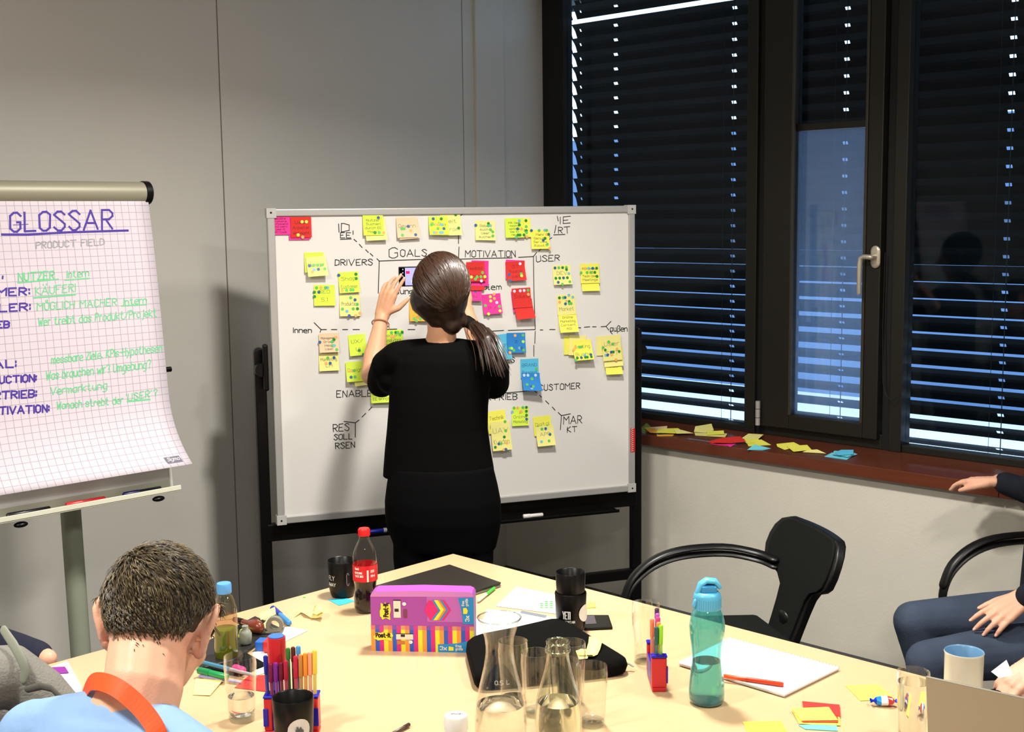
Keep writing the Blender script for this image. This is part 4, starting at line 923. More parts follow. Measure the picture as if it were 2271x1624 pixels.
for z in (.2405, .224): mb.tube([on_cyl(p, .0215 + (z < .23) * .002, 2 * math.pi * k / 32, z) for k in range(33)], .0018, thin_glass('green_rim', (214, 230, 200), f0=.22), 8)
mb.build('rim', t, True)
p = zat(1011, 1590, TZ + .19); p = V((p.x, p.y, TZ)); t = thing('water_bottle', 'clear plastic bottle with white screw cap at the bottom edge', 'bottle', p)
pr = [(.028, 0), (.031, .008), (.031, .11), (.029, .135), (.022, .155), (.0185, .166), (.0185, .172)]
MB().lathe(pr + [(.0172, .172), (.0172, .165)], p, m_pet, 32, cap=(True, False)).build('bottle', t, 60)
MB().lathe([(.0205, .166), (.0210, .168), (.0212, .188), (.0195, .193), (0, .194)], p, m_white, 28).build('cap', t, 50, label='ribbed white screw cap')
mb = MB(); flat_text(mb, 'Vivan', p + V((0, 0, .1946)) - RH * .009, RH, FH, V((0, 0, 1)), .006, .001, m_ink, width=.02); mb.build('print', t)

# blue sports bottle
p = T(1567, 1558); t = thing('sports_bottle', 'curved turquoise drinking bottle with light blue flip lid', 'bottle', p)
m_tq = thin_glass('turquoise_plastic', (200, 236, 236), f0=.05, haze=.05, hazecol=(110, 215, 220)); m_cp = mat('lid_blue', (88, 178, 222), .38)
pr = [(.030, 0), (.0365, .004), (.0392, .014), (.0392, .03), (.0365, .06), (.0330, .088), (.0322, .105), (.0345, .13), (.0378, .155), (.0388, .172), (.0370, .188), (.0325, .204), (.0270, .214)]
MB().lathe(pr + [(a - .0018, b) for a, b in pr[::-1] if b > .008] + [(.02, .006), (0, .010)], p, m_tq, 40).build('bottle', t, 50)
MB().lathe([(0, .0085), (.031, .0075)] + [(a - .0021, b) for a, b in pr if .012 < b < .088] + [(.0303, .095), (0, .095)], p, m_water, 40).build('water', t, 50)
MB().lathe([(0, .001), (.031, .001), (.036, .005), (.037, .009), (0, .0115)], p, thin_glass('turq_base', (40, 140, 150), haze=.4, hazecol=(10, 110, 120)), 32).build('base', t, 50, label='deep turquoise base')
mb = MB(); mb.lathe([(.0290, .212), (.0298, .214), (.0298, .240), (.0285, .245), (.0235, .250), (0, .251)], p, m_cp, 40)
for k in range(40):
    a = 2 * math.pi * k / 40; mb.box(on_cyl(p, .0298, a, .226), (.0012, .0022, .022), m_cp, Matrix.Rotation(a, 3, 'Z'))
mb.build('lid', t, 50)
mb = MB(); ax = -RH
mb.tube([p + ax * .020 + V((0, 0, .248)), p + ax * .014 + V((0, 0, .266)), p - RH * .002 + V((0, 0, .274)), p + RH * .016 + V((0, 0, .272)), p + RH * .024 + V((0, 0, .262))], [.012, .0125, .0125, .0125, .010], m_cp, 14, True, sx=1, sy=.55)
mb.build('flip_spout', t, True)
MB().box(p + V((0, 0, .256)) + RH * .002, (.034, .034, .018), mat('lid_blue_dark', (50, 140, 190), .4), Matrix.Rotation(-HD, 3, 'Z')).build('spout_recess', t, bevel=.005)
MB().tube([p + ax * .027 + V((0, 0, .232)) - FH * .012, p + ax * .030 + V((0, 0, .222)) - FH * .013], .005, m_cp, 10, True).build('hinge_button', t, True)

# white mug with blue inside
p = zat(2138, 1455, TZ + .118); p = V((p.x, p.y, TZ)); t = thing('mug', 'tall off white mug with blue glazed inside behind the laptop lid', 'mug', p)
m_mw = mat('mug_offwhite', (205, 206, 196), .3, coat=.3); m_mb = mat('mug_blue', (98, 142, 178), .3)
MB().lathe([(.036, 0), (.039, .003), (.0395, .060), (.0400, .123), (.0415, .127), (.0405, .129)], p, m_mw, 36, cap=(True, False)).build('cup', t, 50)
MB().lathe([(.0405, .129), (.0375, .126), (.0365, .05), (.0350, .008), (0, .006)], p, m_mb, 36, cap=(False, True)).build('lining', t, 50, label='blue glazed lining')
cyl_text(t, p, .04, 'LABS', VA + 1.15, .065, .012, .14, m_ink, .001, rf=lambda z: .0402)

# soft black case with curled yellow note
q = [T(1030, 1450), T(1238, 1398), T(1412, 1500), T(1052, 1540)]; q = [V((a.x, a.y, 0)) for a in q]
t = thing('laptop_sleeve', 'padded black zip case lying behind the glasses', 'case', sum(q, V()) / 4 + V((0, 0, TZ)))
def softslab(q, z0, th, mt, name, parent, crown=.010, N=14, rnd=.18):
    vs = []; fs = []
    def pt_(u, v):
        return q[0].lerp(q[1], u).lerp(q[3].lerp(q[2], u), v)
    def sup(a): return math.copysign(abs(a) ** .24, a)
    rings = [(-1.0, 0), (-1, .93), (-.75, .98), (0, 1), (.7, .985), (.95, .93), (1.0, .5), (1.05, 0)]
    mb = MB(); sg = 48; vv = []
    for zz, rr in rings:
        for k in range(sg):
            a = 2 * math.pi * k / sg; u = .5 + .5 * rr * sup(math.cos(a)); v = .5 + .5 * rr * sup(math.sin(a)); p_ = pt_(u, v)
            vv.append(V((p_.x, p_.y, z0 + th / 2 + zz * th / 2 + (crown * (1 - rr ** 2) if zz > .9 else 0) + .002 * math.sin(7 * u + 5 * v) * (zz > 0))))
    n_ = len(rings)
    fs = [(i * sg + k, i * sg + (k + 1) % sg, (i + 1) * sg + (k + 1) % sg, (i + 1) * sg + k) for i in range(n_ - 1) for k in range(sg)]
    mb.add(vv, fs, mt); return mb.build(name, parent, 70)
softslab(q, TZ + .001, .040, mat('neoprene_black', (8, 8, 7), .9, spec=.1, bump=(500, .3)), 'body', t)
mb = MB(); pz = T(1385, 1470, .02); mb.tube([pz, pz + RH * .012 + V((0, 0, -.004)), pz + RH * .02 - FH * .004 + V((0, 0, -.008))], .0022, m_alu, 6, True); mb.build('zip_pull', t, True)
def curled(label, pts, w, wd, mt_key, wob=0):
    """paper strip following pts with width vector wd"""
    mb = MB(); wd = V(wd); vs = []
    P_ = [V(p_) for p_ in pts]; n_ = len(P_)
    for p_ in P_: vs += [p_, p_ + wd]
    mb.add(vs, [(2 * i, 2 * i + 1, 2 * i + 3, 2 * i + 2) for i in range(n_ - 1)], NM[mt_key]); return mb.build('sticky_note', None, 80, label=label, cat='sticky note', solid=.0006)
z1 = TZ + .047
a = zat(1340, 1420, z1 + .010); b = zat(1310, 1452, z1 + .003); c = zat(1292, 1440, z1 + .006)
curled('pale yellow sticky note curling up on the black case', [zat(1336, 1412, z1 + .012), zat(1335, 1425, z1 + .010), zat(1331, 1440, z1 + .003), zat(1325, 1452, z1), zat(1316, 1456, z1 + .002), zat(1310, 1448, z1 + .006)], .07, -RH * .032 + FH * .0, 'y')
slab('sticky_note', 'pale yellow sticky note stuck flat on the black case', 'sticky note', [zat(1275, 1440, z1), zat(1308, 1442, z1), zat(1303, 1462, z1), zat(1284, 1464, z1)], z1 + .001, .0006, NM['y'], bevel=0)

# phone, papers, pens -----------------------------------------------
def flat(name, label, cat, pxs, z=0, th=.0008, mt=None, group=None, bevel=0, parent=None, zs=None):
    q = [T(x, y, z) for x, y in pxs]; mb = MB()
    if zs: q = [V((a_.x, a_.y, TZ + z + dz)) for a_, dz in zip(q, zs)]
    mb.prism(q, (0, 0, th), mt); return mb.build(name, parent, bevel=bevel, label=label, cat=cat, group=group)
c0, c1, c2, c3 = T(1290, 1366), T(1348, 1367), T(1358, 1393), T(1296, 1396)
t = thing('smartphone', 'black smartphone lying behind the stacked mugs', 'phone', sum((c0, c1, c2, c3), V()) / 4)
flat('body', None, None, [(1288, 1370), (1350, 1370), (1359, 1397), (1296, 1400)], 0, .008, m_black, bevel=.003, parent=t)
flat('screen', None, None, [(1294, 1366), (1318, 1366), (1323, 1384), (1299, 1385)], .0082, .0004, mat('screen_violet', (70, 62, 74), .1), parent=t)
flat('sheet_of_paper', 'blank white sheet of paper behind the carafe', 'paper', [(1145, 1302), (1242, 1322), (1232, 1362), (1100, 1345)], .001, mt=m_paper)
flat('sheet_of_paper', 'white sheet with pencil scribble between carafe and mugs', 'paper', [(1080, 1352), (1160, 1358), (1238, 1372), (1206, 1402), (1130, 1418), (1062, 1400)], .002, mt=m_paper)
flat('sheet_of_paper', 'small white sheet tucked beside the purple box', 'paper', [(1056, 1372), (1088, 1380), (1090, 1430), (1054, 1432)], .003, mt=m_paper)
dot = thing('sticker_sheet', 'sheet strip of green dot stickers left of the stacked mugs', 'stickers', T(1215, 1342, .002))
flat('backing', None, None, [(1192, 1332), (1232, 1333), (1230, 1352), (1190, 1350)], .002, .0004, m_paper, parent=dot)
for i in range(3):
    for j in range(4):
        if i == 0 and j == 0: continue
        c = T(1201 + 11 * i, 1335 + j * 4.2, .0026); mb = MB(); mb.prism([c + V((.005 * math.cos(a * math.pi / 5), .005 * math.sin(a * math.pi / 5), 0)) for a in range(10)], (0, 0, .0003), mat('dot_vivid', (70, 200, 60), .5)); mb.build('dot_sticker', dot)
mb = MB(); mb.prism([T(1156, 1355, .003), T(1213, 1366, .003), T(1210, 1371, .003), T(1154, 1360, .003)], (0, 0, .001), mat('ruler_grey', (120, 125, 135), .4)); rl = mb.build('ruler', label='grey printed strip lying on the white papers', cat='ruler')
flat('sticky_note', 'small yellow sticky note right of the stacked mugs', 'sticky note', [(1302, 1337), (1320, 1336), (1322, 1348), (1302, 1349)], .001, mt=NM['Y'])
flat('sticky_note', 'blue sticky note under the far black mug', 'sticky note', [(728, 1331), (765, 1326), (788, 1334), (752, 1344)], .0004, mt=mat('note_cyan', (60, 180, 205), .7))
a, b = T(1097, 1304, .006), T(1060, 1334, .006); pen('ballpoint_pen', 'green and clear pen lying beside the purple box', a, b, .0048, (190, 205, 180), (70, 180, 60), .5)
a, b = T(908, 1607, .006), T(870, 1628, .006); pen('ballpoint_pen', 'brown pen cut by the bottom edge left of the white capped bottle', a, b, .0045, (90, 70, 60), (70, 50, 45), .3)
# spiral notebook
q = [(1618, 1415), (1862, 1481), (1740, 1541), (1504, 1470)]
nb = thing('spiral_notebook', 'white spiral notebook with an orange pen on it', 'notebook', T(1690, 1480))
flat('cover', None, None, q, .0, .0015, mat('card_grey', (190, 188, 186), .6), parent=nb)
Q4 = [T(x, y, .009) for x, y in q]; Q4 = [V((a_.x, a_.y, 0)) for a_ in Q4]
for k, z in enumerate((.002, .005)):
    qq = [a_ + (sum(Q4, V()) / 4 - a_) * .006 * (2 - k) for a_ in Q4]; mb = MB(); mb.prism([V((a_.x, a_.y, TZ + z)) for a_ in qq], (0, 0, .0026 if k == 0 else .0040), m_paper if k else mat('paper_edge', (205, 200, 198), .8)); mb.build('page_block', nb, bevel=.0006)
mb = MB(); a, b = Q4[0], Q4[1]; dv = (b - a); dl = dv.length; dv.normalize(); nn = V((-dv.y, dv.x, 0))
NK = int(dl / .0085)
for k in range(NK):
    c = a + dv * (.006 + k * .0085); mb.tube([c + V((0, 0, TZ + .002)) + nn * .003 * s_ + V((0, 0, .0 if s_ in (-1, 1) else 0)) for s_ in (0,)] + [V((c.x, c.y, 0)) + nn * (.0045 * math.cos(t_)) + V((0, 0, TZ + .0055 + .0050 * math.sin(t_))) for t_ in [math.pi * j / 6 for j in range(0, 13)]], .0005, m_alu, 4)
mb.build('spiral_binding', nb, kind='stuff')
a, b = T(1738, 1519, .0145), T(1603, 1499, .0145); pen('ballpoint_pen', 'orange pen lying on the spiral notebook', a, b, .0052, (232, 78, 20), (214, 58, 14), .62)
# notes on the table
flat('sticky_note', 'red sticky note half under the yellow pile, lower right', 'sticky note', [(1779, 1556), (1862, 1564), (1864, 1590), (1782, 1574)], .004, mt=NM['R'])
flat('sticky_note', 'turquoise sticky note at the bottom of the pile, lower right', 'sticky note', [(1770, 1609), (1855, 1607), (1858, 1622), (1786, 1618)], .001, mt=NM['T'])
flat('sticky_note', 'lower yellow sticky note of the small pile, lower right', 'sticky note', [(1755, 1577), (1860, 1576), (1864, 1610), (1772, 1606)], .002, mt=NM['Y'], zs=(.004, 0, 0, 0))
flat('sticky_note', 'orange sticky note edge showing in the small pile, lower right', 'sticky note', [(1778, 1590), (1858, 1590), (1859, 1603), (1779, 1602)], .0045, mt=NM['V'])
flat('sticky_note', 'upper yellow sticky note of the small pile, lower right', 'sticky note', [(1755, 1575), (1838, 1571), (1858, 1598), (1777, 1599)], .0060, mt=NM['Y'], zs=(.003, .002, 0, 0))
flat('sticky_note', 'lime sticky note cut by the bottom edge right of the turquoise bottle', 'sticky note', [(1648, 1602), (1732, 1600), (1756, 1640), (1662, 1640)], .001, mt=NM['G'])
flat('sticky_note', 'yellow sticky note lying by the wrapped sweets', 'sticky note', [(1875, 1521), (1948, 1519), (1985, 1550), (1908, 1555)], .001, mt=NM['Y'])
flat('sticky_note', 'yellow sticky note behind the water glass by the laptop', 'sticky note', [(2040, 1531), (2056, 1531), (2058, 1576), (2044, 1578)], .001, mt=NM['Y'])
def sweet(label, px, py, ang, cols):
    p_ = T(px, py, .012); t_ = thing('wrapped_sweet', label, 'sweet', p_ - V((0, 0, .012))); rt = Matrix.Rotation(ang, 3, 'Z'); X_ = rt @ V((1, 0, 0)); Y_ = rt @ V((0, 1, 0))
    mb = MB(); vs = []; sg = 10
    prof = [(-.030, .010), (-.024, .004), (-.018, .009), (-.008, .0115), (.006, .012), (.016, .009), (.021, .004), (.028, .010)]
    random.seed(px)
    for x_, r_ in prof:
        for k in range(sg):
            a_ = 2 * math.pi * k / sg; rr = r_ * random.uniform(.8, 1.12); vs.append(p_ + X_ * x_ + Y_ * (rr * math.cos(a_)) + V((0, 0, max(rr * math.sin(a_) * (.85 if abs(x_) < .02 else .5), -.0115))))
    mm_ = [mat('wrap_%d%d%d' % c_, c_, .2, metal=.2) for c_ in cols]
    for i in range(len(prof) - 1): mb.add(vs[i * sg:(i + 2) * sg], [(k, (k + 1) % sg, sg + (k + 1) % sg, sg + k) for k in range(sg)], mm_[i % len(mm_)])
    mb.build('wrapper', t_)
sweet('sweet in blue and red foil left of the water glass', 1962, 1555, -.9, [(20, 50, 190), (20, 50, 190), (40, 140, 220), (235, 235, 245), (205, 60, 50), (205, 60, 50), (30, 60, 200)])
sweet('sweet in violet foil right of the water glass', 2068, 1548, .5, [(60, 60, 190), (230, 230, 240), (60, 60, 190), (200, 70, 80)])

# left side clutter ---------------------------------------------------
curled('yellow sticky note rolled into a tube left of the far mug', [T(652, 1370, .001), T(668, 1358, .006), T(676, 1362, .010), T(690, 1371, .004), T(700, 1372, .002), T(712, 1369, .012), T(716, 1360, .024), T(706, 1352, .030), T(694, 1356, .024)], .05, FH * .035 + V((0, 0, .004)), 'y')
a, b = T(604, 1349, .009), T(642, 1383, .009); pen('marker', 'blue marker pen at the back of the clutter', a, b, .0085, (60, 130, 200), (40, 50, 160), .45)
mg = (T(440, 1420), T(560, 1372), T(600, 1410), T(455, 1480))
t = thing('stationery_tray', 'shallow dark tray of stationery behind the green drink bottle', 'tray', sum(mg, V()) / 4)
flat('tray', None, None, [(452, 1432), (566, 1372), (622, 1398), (520, 1470), (440, 1490)], 0, .008, mat('tray_dark', (52, 50, 50), .35, metal=.3), parent=t, bevel=.003)
td = thing('tape_dispenser', 'grey tape dispenser standing in the stationery clutter', 'tape dispenser', T(605, 1408, .008))
c = T(608, 1388, .030); mb = MB()
for k in range(20):
    a0, a1 = 2 * math.pi * k / 20, 2 * math.pi * (k + 1) / 20
    for (r0, r1) in ((.022, .013),):
        pts = [c + RH * (r0 * math.cos(a0)) + V((0, 0, r0 * math.sin(a0))), c + RH * (r0 * math.cos(a1)) + V((0, 0, r0 * math.sin(a1))), c + RH * (r1 * math.cos(a1)) + V((0, 0, r1 * math.sin(a1))), c + RH * (r1 * math.cos(a0)) + V((0, 0, r1 * math.sin(a0)))]
        mb.prism(pts, FH * .016, mat('dispenser_grey', (128, 126, 112), .5))
mb.build('tape_roll', td, 50)
mb = MB(); mb.prism([c + RH * x + V((0, 0, z - .0)) for x, z in ((-.045, -.022), (.020, -.022), (.026, -.005), (.018, -.012), (-.02, -.016), (-.036, -.008))], FH * .020, mat('dispenser_grey')); mb.build('body', td, bevel=.003)
sp = thing('hand_stamp', 'brown wooden handled stamp lying in the clutter', 'stamp', T(560, 1392, .008))
a, b = T(538, 1380, .022), T(573, 1392, .026); MB().tube([a, a.lerp(b, .4), a.lerp(b, .75), b], [.008, .010, .019, .016], mat('wood_brown', (112, 44, 24), .3, coat=.4), 14, True).build('handle', sp, True)
MB().tube([a + (a - b) * .5, a], [.007, .009], m_black, 10, True).build('black_end', sp, True)
flat('sticky_note', 'yellow sticky note leaning on the brown stamp', 'sticky note', [(575, 1362), (610, 1355), (612, 1368), (578, 1376)], .022, mt=NM['y'], zs=(0, .01, .006, 0))
flat('sticky_note', 'small yellow sticky note in front of the brown stamp', 'sticky note', [(583, 1386), (598, 1377), (600, 1388), (588, 1394)], .018, mt=NM['y'], zs=(0, .01, .0, 0))
# beaker like clear tape roll
bt_ = thing('glue_bottle', 'small translucent grey glue bottle beside the drink bottle', 'glue', T(545, 1428, .008)); c = T(545, 1428, .009)
MB().lathe([(.012, 0), (.015, .003), (.016, .026), (.012, .034), (.008, .038), (.008, .046), (0, .046)], c, mat('glue_grey', (150, 156, 142), .3), 18).build('bottle', bt_, 50)
MB().tube([T(533, 1412, .012), T(537, 1400, .016)], .006, mat('highlighter', (190, 230, 60), .4), 10, True).build('highlighter', label='lime highlighter stub beside the drink bottle', cat='pen', smooth=True)
gt = thing('tape_holder', 'blue and red plastic tape holder behind the pen set', 'tape holder', T(590, 1440, .0))
mb = MB(); mb.box(T(580, 1430, .013), (.035, .022, .026), mat('plastic_blue', (40, 100, 190), .35), Matrix.Rotation(.6, 3, 'Z')); mb.build('body', gt, bevel=.003)
mb = MB(); mb.box(T(600, 1432, .018), (.028, .03, .028), mat('plastic_red', (205, 48, 48), .35), Matrix.Rotation(.6, 3, 'Z')); mb.build('side', gt, bevel=.003)
flat('sheet_of_paper', 'white paper scrap right of the stationery clutter', 'paper', [(612, 1394), (640, 1391), (683, 1399), (632, 1424), (608, 1412)], .001, mt=m_paper)
flat('sheet_of_paper', 'white card lying behind the red pen holder', 'paper', [(560, 1448), (592, 1440), (596, 1490), (566, 1500)], .001, mt=m_paper)
flat('book', 'thin black covered booklet behind the drinking glass', 'booklet', [(446, 1462), (520, 1438), (592, 1478), (530, 1502), (455, 1488)], .0005, .006, m_blackm, bevel=.001)
flat('red_card', 'red card lying behind the drinking glass', 'card', [(552, 1500), (592, 1498), (594, 1535), (520, 1526)], .001, mt=NM['R'])
flat('sticky_note', 'large pale yellow note right of the neck of the man in light blue', 'sticky note', [(434, 1506), (496, 1511), (466, 1544), (428, 1542)], .001, mt=NM['y'], zs=(0, .004, .001, 0))
a, b = T(440, 1478, .016), T(535, 1506, .016); pen('marker', 'thick green marker lying beside the seated man', T(440, 1487, .016), T(505, 1502, .016), .0085, (30, 140, 80), (24, 130, 72), .4)
pen('ballpoint_pen', 'blue patterned pen with pink grip behind the drinking glass', T(440, 1467, .018), T(570, 1500, .014), .005, (170, 160, 165), (70, 130, 160), .55)
MB().tube([T(522, 1482, .0165), T(538, 1487, .0165)], .0088, mat('grip_pink', (226, 60, 130), .5), 12, True).build('pen_grip', label='pink rubber grip on the pen behind the glass', cat='pen grip', smooth=True)
pen('ballpoint_pen', 'lilac pen lying below the green marker', T(442, 1500, .006), T(535, 1514, .006), .0042, (168, 158, 200), (150, 140, 190), .4)
MB().prism([T(675 + 3.5 * math.cos(a * math.pi / 4), 1325 + 1.3 * math.sin(a * math.pi / 4), .0005) for a in range(8)], (0, 0, .0004), mat('dot_green')).build('dot_sticker', label='single green dot sticker on the bare table', cat='sticker')
flat('sticky_note', 'yellow sticky note beside the closed notebook at far left', 'sticky note', [(14, 1490), (75, 1468), (104, 1478), (52, 1512)], .001, mt=NM['Y'])
nbk = thing('notebook', 'white notebook with a purple label at the far left', 'notebook', T(120, 1520))
flat('block', None, None, [(62, 1512), (150, 1478), (182, 1536), (78, 1570)], .0005, .014, m_paper, parent=nbk, bevel=.001)
flat('label', None, None, [(97, 1481), (144, 1479), (153, 1493), (103, 1496)], .0162, .0004, mat('label_purple', (140, 40, 150), .5), parent=nbk)
bk2 = thing('booklet', 'white booklet with purple stripe half under the notebook', 'booklet', T(150, 1560))
flat('cover', None, None, [(70, 1572), (190, 1536), (240, 1580), (90, 1620)], .0, .003, m_paper, parent=bk2)
flat('stripe', None, None, [(152, 1556), (182, 1545), (200, 1552), (172, 1566)], .0035, .0004, mat('label_violet', (96, 60, 140), .5), parent=bk2)

# pen sets ------------------------------------------------------------
def pen_set(label, org, along, across, n_pens, cols, spool=False, wid=.1, grp='fineliner pens in the red and blue holder'):
    t_ = thing('pen_holder', label, 'pen holder', org)
    mr, mbp = mat('holder_red', (206, 36, 44), .32), mat('holder_blue', (26, 22, 170), .32); zv_ = V((0, 0, 1))
    def K(x, y, z): return org + along * x + across * y + zv_ * z
    def bx(x0, x1, y0, y1, z0, z1, mt, name, bev=.003):
        mb = MB(); q_ = [K(x0, y0, z0), K(x1, y0, z0), K(x1, y1, z0), K(x0, y1, z0)]; mb.prism(q_, (0, 0, z1 - z0), mt); return mb.build(name, t_, bevel=bev)
    w = wid / 2
    bx(-w, w, -.016, .016, .0, .010, mr, 'base')
    bx(-w, -w + .018, -.017, .017, .010, .078, mr, 'end_block'); bx(w - .018, w, -.017, .017, .010, .078, mr, 'end_block')
    bx(-w + .018, w - .018, -.017, -.012, .010, .050, mbp, 'front_wall'); bx(-w + .018, w - .018, .012, .017, .010, .060, mbp, 'back_wall')
    for s_ in (-1, 1):
        bx(s_ * (w - .004) - .005, s_ * (w - .004) + .005, -.0195, -.0165, .02, .058, mbp, 'clip', .001); bx(s_ * (w - .009) - .010, s_ * (w - .009) + .010, -.018, .018, .0785, .084, mbp, 'clip', .002)
    if spool:
        MB().tube([K(-w + .022, .03, .14), K(-w + .022, .03, .195)], .019, mr, 20).build('tape_spool', t_, 60)
        mb = MB(); mb.lathe([(.007, .1955), (.0165, .1955), (.0165, .1975), (.007, .1975)], K(-w + .022, .03, 0), mat('plastic_lightblue', (60, 110, 200), .4), 20); mb.build('tape_core', t_, 50)
        mb = MB(); mb.tube([K(-w + .022, .03, .01), K(-w + .022, .03, .14)], .010, mbp, 12); mb.build('spool_post', t_, 60)
    for i, (cap_, x, y, zt_2, h2) in enumerate(cols):
        a_ = K(x, y, .012); b_ = K(x * 1.08, y * 1.0, zt_2)
        tt = thing('fineliner', cap_[3], 'pen', a_, grp); dv_ = (b_ - a_)
        MB().tube([a_, a_ + dv_ * .04, a_ + dv_ * h2], [.0018, .0042, .0042], mat('pen_b%d_%d_%d' % cap_[:3], tuple(int(v_ * .75 + 50) for v_ in cap_[:3]), .3), 6).build('barrel', tt, 40)
        MB().tube([a_ + dv_ * h2, a_ + dv_ * .985, b_], [.0050, .0050, .0036], mat('pen_c%d_%d_%d' % cap_[:3], cap_[:3], .3), 8).build('cap', tt, 40)
    return t_
org = T(650, 1624)
pl = [((26, 34, 140, 'dark blue fineliner at the left end of the pen holder'), -.048, .0, .165, .75), ((118, 20, 60, 'burgundy fineliner second from the left'), -.038, -.006, .150, .72), ((120, 34, 130, 'purple fineliner in the holder'), -.028, -.006, .152, .72), ((104, 18, 40, 'dark wine fineliner between purple and crimson'), -.018, -.006, .152, .74), ((172, 30, 56, 'crimson fineliner in the holder'), -.009, -.006, .156, .72),
      ((50, 120, 50, 'green fineliner standing taller at the back'), -.006, .008, .178, .86), ((84, 34, 24, 'dark brown fineliner at the back'), .004, .008, .180, .82), ((70, 150, 210, 'light blue fineliner at the back'), .014, .008, .182, .9), ((196, 36, 66, 'red fineliner in the middle'), .010, -.004, .165, .7), ((196, 130, 60, 'ochre fineliner right of the red one'), .020, -.004, .168, .7),
      ((240, 146, 44, 'orange fineliner in the holder'), .029, -.004, .171, .7), ((244, 160, 120, 'salmon fineliner in the holder'), .038, -.004, .173, .7), ((238, 200, 70, 'yellow fineliner at the right end'), .047, -.004, .177, .7)]
pen_set('red and blue plastic pen holder with a row of fineliners', org, RH, FH, 13, pl, True, .112)
org = T(1461, 1532)
pl = [((150, 215, 40, 'lime fineliner at the front of the narrow holder'), -.038, -.005, .150, .68), ((50, 90, 84, 'dark green fineliner beside the lime one'), -.038, .005, .146, .7), ((238, 150, 60, 'orange fineliner in the narrow holder'), -.02, -.002, .150, .8), ((214, 60, 130, 'pink fineliner in the narrow holder'), -.004, -.003, .156, .8),
      ((190, 90, 190, 'violet fineliner in the narrow holder'), .010, -.003, .160, .8), ((226, 130, 90, 'salmon fineliner at the back of the narrow holder'), .008, .009, .148, .7), ((80, 50, 90, 'dark violet fineliner at the back of the narrow holder'), .028, -.004, .166, .85)]
pen_set('red and blue pen holder seen end on beside the turquoise bottle', org + FH * .045, FH, -RH, 7, pl, False, .11, 'fineliner pens in the narrow pen holder')
# ================================================================== CHAIRS
def chair(label, pos, face, seat_z=.46, arms=(-1, 1)):
    """low back conference chair; face = heading vector it looks along"""
    f = V((face[0], face[1], 0)).normalized(); s = V((f.y, -f.x, 0)); zv_ = V((0, 0, 1)); o_ = V((pos[0], pos[1], 0))
    t_ = thing('conference_chair', label, 'chair', o_); mf = mat('chair_fabric_black', (18, 20, 18), .85, spec=.15, bump=(300, .2)); mp = mat('chair_plastic', (11, 11, 11), .38)
    def K(x, y, z): return o_ + s * x + f * y + zv_ * z
    hw = [(.44, .080), (.49, .083), (.54, .088), (.585, .096), (.615, .125), (.635, .180), (.655, .212), (.69, .224), (.725, .222), (.755, .212), (.780, .19), (.792, .155)]
    def back(mb, sc, off, th, mt):
        N = 10; A = []; 
        for side in (0, 1):
            for z, h in hw:
                hh = h * sc if sc < 1 else h + (sc - 1)
                for i in range(N + 1):
                    x = hh * (2 * i / N - 1); y = -.19 - (z - .44) * .36 + .30 * x * x / .2 * .20 * (2.2 if z > .6 else 1) + off + (th if side else 0); A.append(K(x, y, z))
        n_ = len(hw) * (N + 1); fs = []
        for j in range(len(hw) - 1):
            for i in range(N):
                q_ = j * (N + 1) + i; fs += [(q_, q_ + 1, q_ + N + 2, q_ + N + 1), (n_ + q_, n_ + q_ + N + 1, n_ + q_ + N + 2, n_ + q_ + 1)]
            for i in (0, N):
                q_ = j * (N + 1) + i; r_ = q_ + N + 1; fs.append((q_, r_, n_ + r_, n_ + q_) if i else (q_, n_ + q_, n_ + r_, r_))
        for j in (0, len(hw) - 1):
            for i in range(N): q_ = j * (N + 1) + i; fs.append((q_, n_ + q_, n_ + q_ + 1, q_ + 1))
        mb.add(A, fs, mt)
    mb = MB(); back(mb, 1.012, -.030, .030, mp); mb.build('back_shell', t_, 60, bevel=.006)
    mb = MB(); back(mb, .93, -.002, .010, mf); mb.build('back_cushion', t_, 60, bevel=.004)
    mb = MB(); mb.prism([K(x, y, seat_z - .05) for x, y in ((-.19, -.2), (.19, -.2), (.23, 0), (.22, .22), (.15, .25), (-.15, .25), (-.22, .22), (-.23, 0))], (0, 0, .05), mf); mb.build('seat', t_, bevel=.02)
    for sd in (-1, 1):
        x = sd * .255
        for nm, dz, w_, h_ in ((('arm_pad', .012, .022, .010), ('arm_frame', -.012, .020, .011)) if sd in arms else ()):
            pts = [K(sd * .14, -.235, .645 + dz), K(sd * .20, -.20, .655 + dz), K(x, -.10, .668 + dz), K(x, .05, .668 + dz), K(x, .15, .640 + dz), K(x, .22, .585 + dz * 1.0), K(x, .25, .52 + dz)] + ([K(x, .25, .45)] if nm == 'arm_frame' else [])
            MB().tube(cr(pts), .019, mp, 12, True, sx=1.0, sy=.5).build(nm, t_, True)
        for sy_ in (-1, 1):
            MB().tube([K(sd * .255, .25 if sy_ > 0 else -.17, .45 if sy_ > 0 else .42), K(sd * .26, sy_ * .27, .012)], .0125, m_alu, 12, True).build('leg', t_, True)
    MB().box(K(0, 0, seat_z - .065), (.42, .04, .025), mp, Matrix((s, f, zv_)).transposed()).build('seat_bar', t_)
    MB().tube([K(0, -.225, .42), K(0, -.21, .5)], .03, mp, 10, True, sx=1.2, sy=.5).build('back_bracket', t_, True)
    return t_
pc_ = P(1684, 1300, 3.90)
fcx = (-RH * .975 - FH * .22).normalized()
chair('empty black conference chair with curved arms by the window wall', (pc_.x + fcx.x * .12, pc_.y + fcx.y * .12), fcx, arms=(1,))

